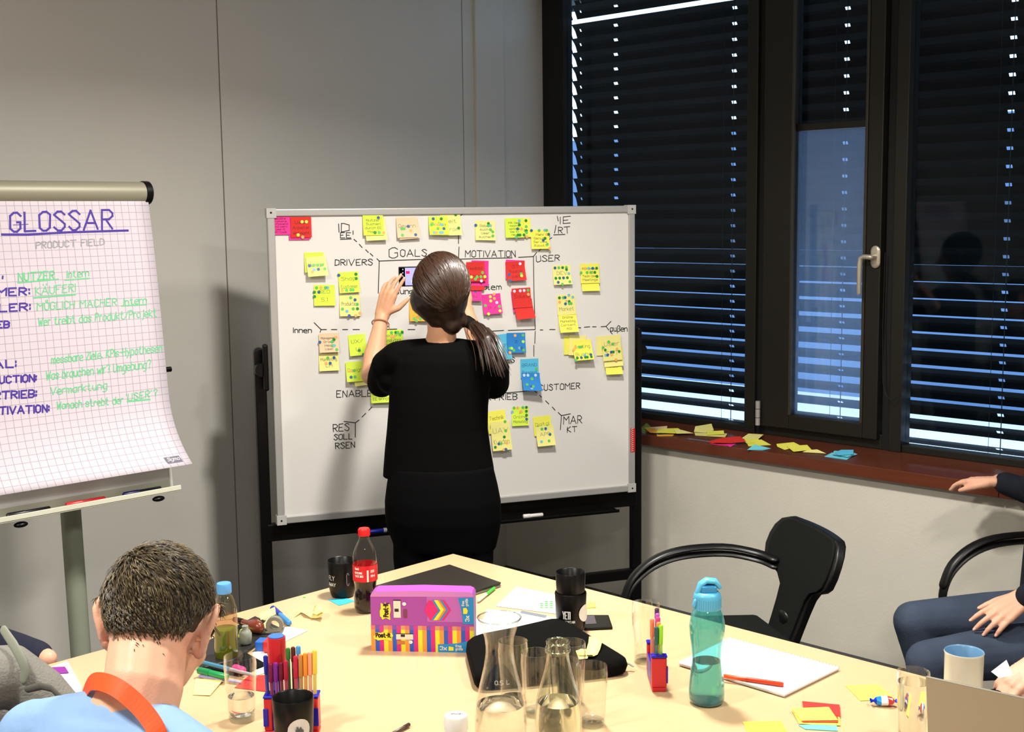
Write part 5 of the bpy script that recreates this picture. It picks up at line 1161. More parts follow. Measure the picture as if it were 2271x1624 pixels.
# ================================================================== PEOPLE
def hand(mb, W, d, n, t, curl=(.3, .3, .3, .3), s=1.0, spread=.12, thumb=(.75, .3), mt=None):
    """W wrist, d towards the fingers, n out of the back of the hand, t towards the thumb side"""
    W, d, n = V(W), V(d).normalized(), V(n); n = (n - d * n.dot(d)).normalized(); sd = d.cross(n).normalized(); sd = sd if sd.dot(V(t)) > 0 else -sd; tips = []
    kn = []
    for i, (off, L) in enumerate(((.030, .086), (.010, .090), (-.010, .086), (-.028, .078))):
        k = W + d * (L * s) + sd * (off * s) - n * (abs(i - 1.2) * .002 * s); kn.append(k)
        mb.tube([W + sd * (off * .55 * s), k], [.0165 * s, .0115 * s], mt, 8, True)
    mb.ell(W + d * (.045 * s) + sd * .004 * s - n * .003 * s, (.036 * s, .013 * s, .045 * s), mt, (sd, n, d))
    ln = (.074, .082, .077, .060)
    for i in range(4):
        L = ln[i] * s; c = curl[i]; p_ = kn[i]; sa = spread * (1.5 - i) * .66; dd_ = (d * math.cos(sa) + sd * math.sin(sa)).normalized(); pts = [p_]; ang = c * .6
        for fr_, r_ in ((.45, 1), (.30, 1), (.25, 1)):
            v_ = dd_ * math.cos(ang) - n * math.sin(ang); p_ = p_ + v_ * (L * fr_); pts.append(p_); ang += c
        mb.tube(pts, [.0092 * s, .0086 * s, .0078 * s, .0064 * s], mt, 8, True); tips.append((pts[-1], v_, (n * math.cos(ang - c) + dd_ * math.sin(ang - c))))
    a, c = thumb; b = W + d * .022 * s + sd * .022 * s - n * .004 * s; v1 = (d * math.cos(a) + sd * math.sin(a) - n * .25).normalized(); m_ = b + v1 * .042 * s
    v2 = (d * math.cos(a - c) + sd * math.sin(a - c) - n * .3).normalized(); e = m_ + v2 * .030 * s; e2 = e + v2 * .022 * s
    mb.tube([b, m_, e, e2], [.015 * s, .0115 * s, .0100 * s, .0075 * s], mt, 8, True); tips.append((e2, v2, n))
    return tips
def nails(tips, parent, s=1):
    for p_, v_, n_ in tips:
        n_ = (n_ - v_ * n_.dot(v_)).normalized(); a = v_.cross(n_).normalized()
        MB().ell(p_ + n_ * .0052 * s - v_ * .0005, (.0042 * s, .0058 * s, .0012 * s), m_nail, (a, v_, n_), 8, 6).build('fingernail', parent, True)
def head(mb, c, f, u, mt, s=1.0):
    f = V(f).normalized(); u = (V(u) - f * V(u).dot(f)).normalized(); r = f.cross(u).normalized(); ax = (r, f, u)
    def H(x, y, z): return c + r * (x * s) + f * (y * s) + u * (z * s)
    mb.ell(H(0, -.012, .02), (.074 * s, .094 * s, .095 * s), mt, ax, 20, 14)
    mb.ell(H(0, .030, -.035), (.060 * s, .060 * s, .075 * s), mt, ax, 16, 10)
    mb.ell(H(0, .052, -.088), (.032 * s, .028 * s, .024 * s), mt, ax)
    mb.tube([H(0, .085, .012), H(0, .106, -.030)], [.008 * s, .014 * s], mt, 8, True)
    for q_ in (-1, 1):
        mb.ell(H(q_ * .012, .098, -.032), (.009 * s, .010 * s, .008 * s), mt, ax); mb.ell(H(q_ * .030, .078, .020), (.022 * s, .010 * s, .008 * s), mt, ax)
        mb.ell(H(q_ * .042, .055, -.03), (.022 * s, .026 * s, .022 * s), mt, ax)
    for z, r_ in ((-.058, .006), (-.067, .007)): mb.ell(H(0, .088, z), (.022 * s, .009 * s, r_ * s), mt, ax)
    for q_ in (-1, 1):
        pts = cr([H(q_ * .072, .004, -.040), H(q_ * .080, -.004, -.034), H(q_ * .088, -.018, -.014), H(q_ * .096, -.026, .008), H(q_ * .097, -.022, .026), H(q_ * .090, -.006, .036), H(q_ * .080, .006, .026)], 3)
        mb.tube(pts, [.0078 * s] * 4 + [.0062 * s] * (len(pts) - 4), mt, 8, True)
        mb.ell(H(q_ * .082, -.008, -.004), (.0060 * s, .017 * s, .032 * s), mt, ax)
    return H, ax
def eyes(H, ax, parent):
    for q_ in (-1, 1):
        e = MB().ell(H(q_ * .030, .077, .003), (.012, .012, .0085), mat('eye_white', (235, 232, 228), .2), ax).build('eye', parent, True)
        MB().ell(H(q_ * .030, .0875, .003), (.005, .0022, .005), mat('iris_dark', (40, 28, 20), .1), ax).build('iris', e, True)
def ringpx(yp, xl, xr, f, dr, dy=0):
    a, b = P(xl, yp, f), P(xr, yp, f); return ((a + b) / 2, (b - a) / 2, FH * dr)
# ---- standing woman photographing the board -----------------------------
m_tee = mat('tshirt_black', (6, 6, 6), .9, spec=.08, bump=(18, .5)); m_jb = mat('jeans_black', (5, 5, 6), .9, spec=.08, bump=(25, .3))
WF = 4.25
base = P(985, 1200, WF)
wm = thing('person', 'woman seen from behind in black t-shirt holding up a phone at the board', 'person', (base.x, base.y, 0))
hc = P(978, 640, WF + .02); fdir = (FH * .96 - RH * .30 + V((0, 0, -.12))).normalized()
sk = MB(); m0 = m_skin
H, hax = head(sk, hc + V((0, 0, -.01)), fdir, V((0, 0, 1)), m0, .98)
nk = P(978, 752, WF + .03)
sk.tube([hc + V((0, 0, -.05)), P(980, 735, WF + .02), nk, P(980, 790, WF + .03)], [.052, .050, .054, .07], m0, 14, True)
shl, shr = P(884, 800, WF + .03), P(1082, 806, WF + .03)
sk.tube([shl, nk + V((0, 0, -.05)), shr], [.046, .06, .046], m0, 12, True)
ell_, wrl = P(824, 832, WF + .20), P(847, 700, WF + .34)
sk.tube([shl, shl.lerp(ell_, .5), ell_], [.047, .043, .037], m0, 14, True)
sk.tube([ell_, ell_.lerp(wrl, .3), ell_.lerp(wrl, .72), wrl], [.038, .041, .029, .0245], m0, 14, True)
elr, wrr = P(1092, 852, WF + .16), P(1034, 690, WF + .32)
sk.tube([shr, shr.lerp(elr, .5), elr], [.047, .043, .036], m0, 14, True)
sk.tube([elr, elr.lerp(wrr, .3), wrr], [.037, .040, .026], m0, 14, True)
# torso and legs under the clothes
sk.loft([ringpx(790, 895, 1068, WF + .03, .08), ringpx(860, 880, 1070, WF + .03, .09), ringpx(980, 890, 1060, WF + .03, .085), ringpx(1100, 875, 1090, WF, .10), ringpx(1170, 880, 1085, WF, .09)], m0)
lg = []
for sx_ in (-1, 1):
    hp_ = P(982 + sx_ * 52, 1150, WF); kn_ = hp_ + V((0, 0, -.42)) - hp_.lerp(P(985, 1150, WF), .25) + hp_; kn_.z = .47; an = kn_.copy(); an.z = .09
    an = V((kn_.x, kn_.y, .09)); lg.append((hp_, kn_, an)); sk.tube([hp_, kn_, an], [.075, .048, .034], m0, 12, True); sk.tube([an + V((0, 0, -.04)), an + V((0, 0, -.06)) + FH * .15], [.035, .028], m0, 10, True)
tips = hand(sk, wrl, P(868, 622, WF + .34) - wrl, -FH * .75 - RH * .45, RH, curl=(.10, .28, .42, .5), s=.98, spread=.22, thumb=(.95, .5), mt=m0)
tipsr = hand(sk, wrr, P(985, 632, WF + .40) - wrr, -FH * .8 + RH * .3, V((0, 0, 1)), curl=(.4, .5, .6, .6), s=.95, mt=m0)
fuse(sk, 'body', wm, m_skin, .0042, 4)
eyes(H, hax, wm); nails(tips, wm)
# t-shirt
tee = MB(); k = WF + .03
tee.loft([ringpx(757, 938, 1030, k, .055), ringpx(764, 915, 1050, k, .075), ringpx(776, 892, 1078, k, .095), ringpx(800, 872, 1096, k, .110), ringpx(850, 864, 1088, k, .120), ringpx(900, 862, 1083, k, .122), ringpx(950, 858, 1082, k, .120), ringpx(1000, 853, 1089, k, .122), ringpx(1040, 850, 1096, k, .125), ringpx(1057, 849, 1096, k, .126)], m_tee, 36)
tee.tube([P(880, 793, k), P(862, 812, k + .03), P(850, 838, k + .10), P(846, 850, k + .13)], [.055, .062, .056, .052], m_tee, 16, True)
tee.tube([P(868, 840, k + .02), P(860, 846, k + .1)], [.050, .044], m_tee, 14, True)
tee.tube([P(1078, 796, k), P(1092, 818, k + .03), P(1094, 850, k + .13)], [.054, .060, .058], m_tee, 16, True)
tee.tube([shr, shr.lerp(elr, .5), shr.lerp(elr, .9)], [.058, .060, .056], m_tee, 16, True); tee.tube([P(950, 778, k), P(905, 786, k), P(880, 793, k)], [.045, .052, .056], m_tee, 14, True); tee.tube([P(1010, 778, k), P(1055, 788, k), P(1080, 796, k)], [.045, .052, .053], m_tee, 14, True)
fuse(tee, 'tshirt', wm, m_tee, .0065, 3)
jn = MB(); k = WF
jn.loft([ringpx(1035, 866, 1094, k, .105), ringpx(1070, 858, 1103, k, .12), ringpx(1110, 853, 1111, k, .13), ringpx(1150, 854, 1112, k, .13), ringpx(1180, 862, 1108, k, .12), ringpx(1215, 876, 1100, k, .11)], m_jb, 36)
for (h_, k_, a_) in lg: jn.tube([h_, h_.lerp(k_, .5), k_, k_.lerp(a_, .4), a_], [.092, .084, .060, .056, .048], m_jb, 16, True)
fuse(jn, 'jeans', wm, m_jb, .0075, 3)
for (h_, k_, a_) in lg:
    mb = MB(); mb.tube([a_ + V((0, 0, -.055)) - FH * .04, a_ + V((0, 0, -.050)) + FH * .05, a_ + V((0, 0, -.062)) + FH * .17], [.040, .042, .030], m_blackm, 14, True); mb.tube([a_ + V((0, 0, -.05)), a_ + V((0, 0, .01))], [.045, .042], m_blackm, 12, True); fuse(mb, 'shoe', wm, m_blackm, .006, 2)
# hair: cap, strands and side ponytail
m_hair = mat('hair_brown', (38, 22, 14), .42, spec=.6, noise=(60, .35)); 
hm = MB(); hr = RH; hu = V((0, 0, 1)); hax2 = (RH, FH, hu)
hcc = P(979, 632, WF - .005)
hm.ell(hcc, (.097, .112, .112), m_hair, hax2, 24, 16)
hm.tube([P(983, 655, WF + .0), P(990, 690, WF + .0), P(1000, 716, WF - .005)], [.092, .074, .042], m_hair, 18, True)
hm.tube([P(955, 665, WF + .0), P(975, 700, WF - .0)], [.072, .05], m_hair, 16, True)
tie = P(1040, 716, WF + .01)
hm.tube([P(1004, 700, WF), P(1026, 712, WF + .005), tie], [.036, .026, .017], m_hair, 14, True)
hm.tube([tie, P(1062, 732, WF - .03), P(1082, 758, WF - .085), P(1092, 785, WF - .105), P(1098, 808, WF - .11)], [.016, .026, .030, .024, .008], m_hair, 14, True)
hair = fuse(hm, 'hair', wm, m_hair, .005, 3)
stn = MB(); random.seed(3); m_hs = mat('hair_strand', (54, 33, 21), .38, spec=.6)
for i in range(330):
    a0 = random.uniform(-1.35, 1.35); x0 = random.gauss(0, .5)
    st_ = V((math.sin(a0) * .9, random.uniform(-.7, .5), math.cos(a0))).normalized()
    en = V((.62 + random.uniform(-.25, .1), -.45 + random.uniform(-.3, .2), -.72)).normalized(); pts = []
    L_ = random.uniform(.5, 1)
    for j in range(9):
        q_ = j / 8 * L_; v_ = st_.lerp(en, q_); v_ = v_.normalized() if v_.length > .05 else V((0, -1, 0)); 
        if v_.y > .3: v_.y = .3
        rr = 1.012 + random.uniform(-.004, .004)
        sq = 1 - max(0, -v_.z - .25) * .12
        pts.append(hcc + RH * (v_.x * .097 * rr * sq) + FH * (v_.y * .112 * rr) + hu * (v_.z * .112 * rr))
    stn.tube(pts, [.0006, .0014, .0016, .0016, .0016, .0016, .0014, .001, .0004], m_hs, 3)
cp_ = [tie, P(1062, 732, WF - .03), P(1082, 758, WF - .085), P(1092, 785, WF - .105), P(1100, 812, WF - .11)]
for i in range(110):
    ox, oy, oz = random.gauss(0, .012), random.gauss(0, .012), random.gauss(0, .010); e_ = random.uniform(.7, 1.25)
    pts = [cp_[0]] + [p_ + RH * ox * w_ * e_ + FH * (oy * w_ - .004) + hu * oz * w_ for p_, w_ in zip(cp_[1:], (1.2, 1.5, 1.7, 2.0))]
    stn.tube(pts, [.0008, .0016, .0016, .0012, .0004], m_hs, 3)
stn.build('hair_strands', wm, True, kind='stuff')
MB().tube([P(1036, 713, WF + .01), P(1045, 719, WF + .0)], [.021, .021], m_blackm, 14, True).build('hair_tie', wm, True)
# bracelet
bc = ell_.lerp(wrl, .86); ax_ = (wrl - ell_).normalized(); s_, t_, _ = frame_from(ax_, FH)
br_ = MB(); br_.tube([bc + s_ * (.0315 * math.cos(a * math.pi / 12)) + t_ * (.0315 * math.sin(a * math.pi / 12)) for a in range(25)], .0024, mat('bracelet_rose', (190, 140, 110), .35, metal=.3), 6)
br_.tube([bc + RH * .030 - FH * .01, bc + RH * .034 - FH * .012 - V((0, 0, .02))], .002, mat('bracelet_rose'), 5); br_.build('bracelet', wm, True)
# phone in her hands
ph = thing('smartphone', 'smartphone held up in landscape with camera view on screen', 'phone', P(930, 635, WF + .37))
a, b = P(884, 592, WF + .36), P(976, 592, WF + .40); dd = (b - a); hgt = .073; dd.z = 0; Wp = dd.length; dd.normalize(); dn = dd.cross(V((0, 0, 1))); dn = dn if dn.dot(CAM - a) > 0 else -dn; zz = a.z
def PQ(x, z, o_=0): return V((a.x, a.y, zz - hgt)) + dd * x * Wp + V((0, 0, z * hgt)) + dn * o_
mb = MB(); mb.prism([PQ(0, 0), PQ(1, 0), PQ(1, 1), PQ(0, 1)], -dn * .008, m_black); mb.build('body', ph, bevel=.003)
m_scr = mat('screen_lilac', (150, 150, 220), .2, emis=.55); m_sk = mat('screen_black', (4, 4, 6), .1)
mb = MB(); mb.add([PQ(.02, .04, .0006), PQ(.98, .04, .0006), PQ(.98, .96, .0006), PQ(.02, .96, .0006)], [(0, 1, 2, 3)], m_sk); mb.add([PQ(.15, .06, .0009), PQ(.9, .06, .0009), PQ(.9, .94, .0009), PQ(.15, .94, .0009)], [(0, 1, 2, 3)], m_scr)
mb.add([PQ(.17, .64, .0012), PQ(.26, .64, .0012), PQ(.26, .78, .0012), PQ(.17, .78, .0012)], [(0, 1, 2, 3)], mat('screen_magenta', (200, 20, 90), .3, emis=.5))
mb.add([PQ(.30, .2, .0012), PQ(.36, .2, .0012), PQ(.36, .3, .0012), PQ(.30, .3, .0012)], [(0, 1, 2, 3)], mat('screen_lime', (190, 230, 150), .3, emis=.5))
for k in range(5): mb.add([PQ(.09 + x, .16 + k * .17 + z, .0012) for x, z in ((0, 0), (.015, 0), (.015, .05), (0, .05))], [(0, 1, 2, 3)], mat('screen_white', (240, 240, 240), .3, emis=.8))
mb.build('screen', ph)

# ---- seated people --------------------------------------------------
def figure(label, hd, f, u, neck, sh, el, wr, hands, spine, hips, knees, ankles, skin, hairm, shirt, trous, shoe=m_blackm, sleeve=1.0, voxel=.0055, sh_r=.052, name='person', hair=True, waist=(.15, .115), bodyscale=1, sl_r=(.060, .050, .040), collar=True):
    c_ = (hips[0] + hips[1]) / 2; root = thing(name, label, 'person', (c_.x, c_.y, 0)); mb = MB()
    H_, ax_ = head(mb, hd, f, u, skin)
    mb.tube([hd - ax_[2] * .045 - ax_[1] * .022, neck, spine[0]], [.060, .060, .070], skin, 14, True)
    lat = (sh[1] - sh[0]).normalized(); mb.tube([sh[0], neck.lerp(spine[0], .7), sh[1]], [.045, .055, .045], skin, 12, True)
    def tr(sc, m_, b_):
        rg = []; n_ = len(spine); prof = [(.13, .075), (.165, .10), (.16, .108), (waist[0], waist[1]), (.165, .115)]
        for i, p_ in enumerate(spine):
            dv_ = (spine[min(i + 1, n_ - 1)] - spine[max(i - 1, 0)]).normalized(); l_ = (lat - dv_ * lat.dot(dv_)).normalized(); g_ = l_.cross(dv_).normalized(); w_ = prof[min(int(i * 4.99 / max(n_ - 1, 1)), 4)]
            rg.append((p_, l_ * (w_[0] * sc * bodyscale), g_ * (w_[1] * sc * bodyscale)))
        b_.loft(rg, m_, 28)
    tr(.9, skin, mb); tp = []
    for i in (0, 1):
        mb.tube([sh[i], el[i], wr[i]], [.045, .038, .027], skin, 12, True)
        mb.tube([hips[i], knees[i], ankles[i]], [.075, .050, .038], skin, 12, True)
        if hands[i]: tp.append((i, hand(mb, wr[i], mt=skin, **hands[i])))
    fuse(mb, 'body', root, skin, voxel, 3)
    for i, t_ in tp: nails(t_, root)
    eyes(H_, ax_, root)
    b = MB(); tr(1.06, shirt, b)
    b.tube([sh[0], spine[0] + (neck - spine[0]) * .15, sh[1]], [.058, .072, .058], shirt, 14, True)
    for i in (0, 1):
        e_ = el[i].lerp(wr[i], .86); 
        if sleeve >= 1: b.tube([sh[i], sh[i].lerp(el[i], .5), el[i], el[i].lerp(wr[i], .5), e_], [sl_r[0], sl_r[0] * .95, sl_r[1], sl_r[1] * .9, sl_r[2]], shirt, 14, True)
        else: b.tube([sh[i], sh[i].lerp(el[i], sleeve)], [sl_r[0], sl_r[1]], shirt, 14, True)
    fuse(b, 'shirt' if sleeve < 1 else 'sweater', root, shirt, .0075, 3)
    b = MB(); c1_ = spine[-1]; b.ell(c1_.lerp(c_, .6), (.175, .125, .10), trous, (lat, lat.cross(V((0, 0, 1))), V((0, 0, 1))))
    for i in (0, 1): b.tube([hips[i], hips[i].lerp(knees[i], .5), knees[i]], [.092, .084, .066], trous, 16, True); b.tube([knees[i], knees[i].lerp(ankles[i], .4), ankles[i]], [.066, .062, .050], trous, 16, True)
    fuse(b, 'jeans', root, trous, .0075, 3)
    for i in (0, 1):
        fd = (knees[i] - hips[i]); fd.z = 0; fd.normalize(); a_ = ankles[i]; b = MB(); b.tube([V((a_.x, a_.y, .045)) - fd * .05, V((a_.x, a_.y, .048)) + fd * .06, V((a_.x, a_.y, .036)) + fd * .18], [.042, .044, .033], shoe, 14, True); b.tube([V((a_.x, a_.y, .05)), a_], [.046, .044], shoe, 12, True); fuse(b, 'shoe', root, shoe, .007, 2)
    if hair:
        b = MB(); b.ell(H_(0, -.022, .036), (.083, .100, .092), hairm, ax_, 20, 14); b.ell(H_(0, -.055, -.01), (.070, .060, .070), hairm, ax_); fuse(b, 'hair', root, hairm, .006, 2)
    return root, H_, ax_
def seated(label, hip, heading, skin, hairm, shirt, trous, hd_off=(0, .05, .68), **kw):
    """generic seated adult: hip point, heading vector; arms given as offsets in (right, forward, up)"""
    f = V((heading[0], heading[1], 0)).normalized(); r = V((f.y, -f.x, 0)); h = V(hip)
    def L(x, y, z): return h + r * x + f * y + V((0, 0, z))
    lean = kw.pop('lean', .08); arms = kw.pop('arms', None); hands = kw.pop('hands', [None, None]); kx = kw.pop('knees', None); face = kw.pop('face', None) or (f + V((0, 0, -.15)))
    sp = [L(0, lean, .50), L(0, lean * .75, .40), L(0, lean * .45, .25), L(0, lean * .2, .12), L(0, 0, .0)]
    sh = [L(-.18, lean, .455), L(.18, lean, .455)]; a_ = arms or [(L(-.24, .12, .20), L(-.16, .32, .13)), (L(.24, .12, .20), L(.16, .32, .13))]
    kn = kx or [L(-.12, .42, .04), L(.12, .42, .04)]; an = [V((k_.x, k_.y, .10)) + f * .04 for k_ in kn]
    hd_ = L(0, lean + .06, .70); u_ = V((0, 0, 1))
    return figure(label, hd_, face, u_, L(0, lean + .02, .565), sh, [a_[0][0], a_[1][0]], [a_[0][1], a_[1][1]], hands, sp, [L(-.09, 0, -.01), L(.09, 0, -.01)], kn, an, skin, hairm, shirt, trous, **kw)

# man in light blue at lower left: head bowed, orange lanyard
m_lb = mat('shirt_light_blue', (128, 162, 206), .8, bump=(60, .3)); m_hairm = mat('hair_dark_brown', (62, 50, 34), .6, noise=(90, .3))
MF = 1.90
hd = P(352, 1388, MF)
fm = (FH * .84 + RH * .10 + V((0, 0, -.52))).normalized(); um = V((0, 0, 1)) + FH * .35 + RH * .10
neck = P(318, 1520, MF - .10); cst = P(262, 1690, MF - .16)
lat = (RH * .80 - FH * .45).normalized(); bk_ = V((0, 0, 1)).cross(lat)
fwdm = V((0, 0, 1)).cross(lat) * -1; fwdm = fwdm if fwdm.dot(FH) > 0 else -fwdm
sp0 = P(270, 1612, MF - .13)
hipc = V((sp0.x, sp0.y, .50)) - fwdm * .24
spn = [sp0 + V((0, 0, -.02)), sp0.lerp(hipc, .25) - fwdm * .03, sp0.lerp(hipc, .5) - fwdm * .04, sp0.lerp(hipc, .75) - fwdm * .02, hipc]
sh = [sp0 - lat * .19 + V((0, 0, -.055)), sp0 + lat * .19 + V((0, 0, -.055))]
el = [sh[0] + fwdm * .16 + V((0, 0, -.20)) - lat * .06, sh[1] + fwdm * .16 + V((0, 0, -.20)) + lat * .05]
wr = [V((el[0].x, el[0].y, TZ + .05)) + fwdm * .24 + lat * .08, V((el[1].x, el[1].y, TZ + .05)) + fwdm * .24 - lat * .09]
for w_ in wr: w_.z = TZ + .035
hips = [hipc - lat * .09, hipc + lat * .09]; kns = [h_ + fwdm * .43 + V((0, 0, .02)) for h_ in hips]; ank = [V((k_.x, k_.y, .10)) for k_ in kns]
hs = [dict(d=fwdm, n=V((0, 0, 1)), t=lat, curl=(.3, .35, .4, .4)), dict(d=fwdm, n=V((0, 0, 1)), t=-lat, curl=(.3, .35, .4, .4))]
man, Hm, axm = figure('man with short dark hair in light blue top and orange lanyard, head bowed', hd, fm, um, neck, sh, el, wr, hs, spn, hips, kns, ank, m_skin2, m_hairm, m_lb, mat('jeans_navy', (30, 38, 60), .85), sleeve=.62, voxel=.0048, hair=False)
# short cropped hair: cap plus many small tufts
b = MB(); b.ell(Hm(0, -.022, .034), (.0800, .095, .088), m_hairm, axm, 24, 16); b.ell(Hm(0, -.060, .012), (.066, .048, .055), m_hairm, axm, 18, 12); cap = fuse(b, 'hair', man, m_hairm, .005, 2)
from mathutils.bvhtree import BVHTree
def bvh(o_): w_ = WPOS[o_.name]; return BVHTree.FromPolygons([v_.co + w_ for v_ in o_.data.vertices], [tuple(p_.vertices) for p_ in o_.data.polygons])
trees = [bvh(cap), bvh([c_ for c_ in man.children if c_.name.startswith('body')][0])]
tf = MB(); random.seed(11); m_tuft = [mat('hair_tuft_a', (74, 62, 42), .5), mat('hair_tuft_b', (112, 98, 68), .5), mat('hair_tuft_c', (40, 32, 22), .5)]
hc_ = Hm(0, -.02, .01)
for i in range(9500):
    z = random.uniform(-.93, 1); a = random.uniform(0, 2 * math.pi); rr = math.sqrt(max(0, 1 - z * z)); v = V((rr * math.cos(a), rr * math.sin(a), z))
    if v.y > .55 and v.z < .55: continue
    lim = -.20 if v.y > -.35 else (-.74 if abs(v.x) < .5 else -.62)
    if v.y > -.35 and abs(v.x) > .5 and -.35 < v.z < .15 and v.y < .25: lim = .16
    if v.z < lim: continue
    fade = min(1, (v.z - lim) / .30) if v.y < -.2 else 1
    if fade < .22 or random.random() > fade * fade: continue
    dr_ = (axm[0] * v.x + axm[1] * v.y + axm[2] * v.z).normalized(); best = None
    for t_ in trees:
        h_ = t_.ray_cast(hc_ + dr_ * .3, -dr_)
        if h_[0] is not None and (best is None or h_[3] < best[3]): best = h_
    if best is None: continue
    p_, nn = best[0], best[1]; nn = nn if nn.dot(dr_) > 0 else -nn
    fl = (axm[2] * -.7 + axm[0] * .55 + axm[1] * (.45 if v.z > .35 else -.1)); fl = (fl - nn * fl.dot(nn)).normalized(); fl = (fl + nn.cross(fl) * random.uniform(-.3, .3)).normalized()
    L_ = random.uniform(.010, .019) * (1.2 if v.z > .2 else .75) * (.35 + .65 * fade); e_ = p_ + fl * L_ + nn * (L_ * random.uniform(.10, .30)); sd_ = nn.cross(fl) * (.0011 * (.5 + .5 * fade)); m_ = m_tuft[0 if random.random() < .5 else random.randint(1, 2)]
    mid = p_.lerp(e_, .5) + nn * .0018 * fade
    tf.add([p_ - sd_, p_ + sd_, mid + sd_ * .9, mid - sd_ * .9, e_, mid + nn * .001], [(0, 1, 5), (1, 2, 5), (3, 0, 5), (2, 4, 5), (4, 3, 5)], m_)
tf.build('hair_tufts', man, kind='stuff')
# spectacles temples
MB().tube([Hm(.0, .0, .0) + axm[0] * .083 + axm[1] * (-.01) + axm[2] * .014, Hm(.074, .075, .008)], .0018, m_black, 6).build('glasses_temple', man, True, label='thin dark spectacle arm over the right ear')
# lanyard: flat orange band round the neck
m_or = mat('lanyard_orange', (232, 84, 28), .55)
lp = [(180, 1575, 1.87), (190, 1535, 1.81), (204, 1513, 1.765), (232, 1514, 1.735), (266, 1530, 1.715), (302, 1560, 1.705), (330, 1592, 1.695), (349, 1626, 1.685), (358, 1670, 1.68), (362, 1710, 1.68)]
mb = MB(); up_n = (FH * -.55 + V((0, 0, .8))).normalized(); vs = []; W_ = .013
cen = cr([P(*q_) for q_ in lp], 4)
for i, c_ in enumerate(cen):
    dv = (cen[min(i + 1, len(cen) - 1)] - cen[max(i - 1, 0)]).normalized(); o_ = (c_ - P(300, 1560, MF + .0)); nr = (o_ - dv * o_.dot(dv)).normalized(); sd_ = dv.cross(nr).normalized() * W_; vs += [c_ - sd_, c_ + sd_]
mb.add(vs, [(2 * i, 2 * i + 1, 2 * i + 3, 2 * i + 2) for i in range(len(cen) - 1)], m_or); mb.build('lanyard', man, solid=.0015, label='flat orange neck lanyard')
cc_ = V((hipc.x, hipc.y, 0)) + fwdm * .06
chair('black conference chair under the man in light blue', (cc_.x, cc_.y), fwdm)

# person in grey sweater, far left
m_grey = mat('sweater_grey', (122, 120, 114), .9, bump=(200, .5), noise=(200, .12)); m_navy = mat('sweater_navy', (24, 28, 48), .85, bump=(150, .3)); m_hd = mat('hair_black', (22, 18, 16), .5)
m_jeans = mat('denim_blue', (64, 74, 92), .85, spec=.2, bump=(300, .3), noise=(5, .5)); m_jeansd = mat('denim_dark', (30, 38, 58), .85, bump=(300, .3), noise=(7, .25))
e1 = P(70, 1520, 2.42); w1_ = P(150, 1590, 2.36); s1_ = P(-430, 1400, 2.30)
hp1 = V((s1_.x, s1_.y, .50))
hdg = (RH * .9 + FH * .35)
fz = V((hdg.x, hdg.y, 0)).normalized(); rz = V((fz.y, -fz.x, 0))
seated('person in a grey sweater cut by the left edge, arm on the table', hp1, hdg, m_skin, m_hd, m_grey, m_jeansd, lean=.12,
    arms=[(P(-60, 1540, 2.50), P(20, 1600, 2.50)), (P(30, 1500, 2.36), w1_)], hands=[None, dict(d=(RH * .9 + FH * .2), n=V((0, 0, 1)), t=FH, curl=(.3, .3, .3, .3))], sl_r=(.075, .062, .045), voxel=.007)
MB().tube([P(8, 1398, 2.35), P(30, 1430, 2.33), P(50, 1468, 2.31), P(57, 1490, 2.31), P(50, 1508, 2.31)], [.009, .010, .010, .010, .009], mat('strap_grey_green', (140, 144, 130), .7), 12, True, sx=1, sy=.25, up=FH).build('bag_strap', label='loose pale grey strap at the left edge', cat='strap', smooth=True)
MB().tube([P(60, 1530, 2.28), P(90, 1522, 2.26), P(115, 1528, 2.25), P(135, 1548, 2.24), P(150, 1575, 2.24)], [.007, .008, .008, .008, .006], mat('cord_grey', (104, 102, 98), .8), 10, True, sx=1, sy=.3, up=FH).build('bag_strap', label='darker grey strap looping over the notebook', cat='strap', smooth=True)
# person in navy beyond the far table edge, left
nv = P(-400, 1380, 3.30); hp2 = V((nv.x, nv.y, .50))
seated('person in navy whose sleeve shows at the left edge beyond the table', hp2, (RH * .25 - FH * .9), m_skin2, m_hd, m_navy, m_jeansd, lean=.05,
    arms=[(P(-40, 1420, 3.16), P(104, 1462, 3.06)), (P(-400, 1480, 3.2), P(-300, 1500, 3.05))], voxel=.007)
chair('black conference chair under the person in navy', (hp2.x, hp2.y), (RH * .25 - FH * .9))
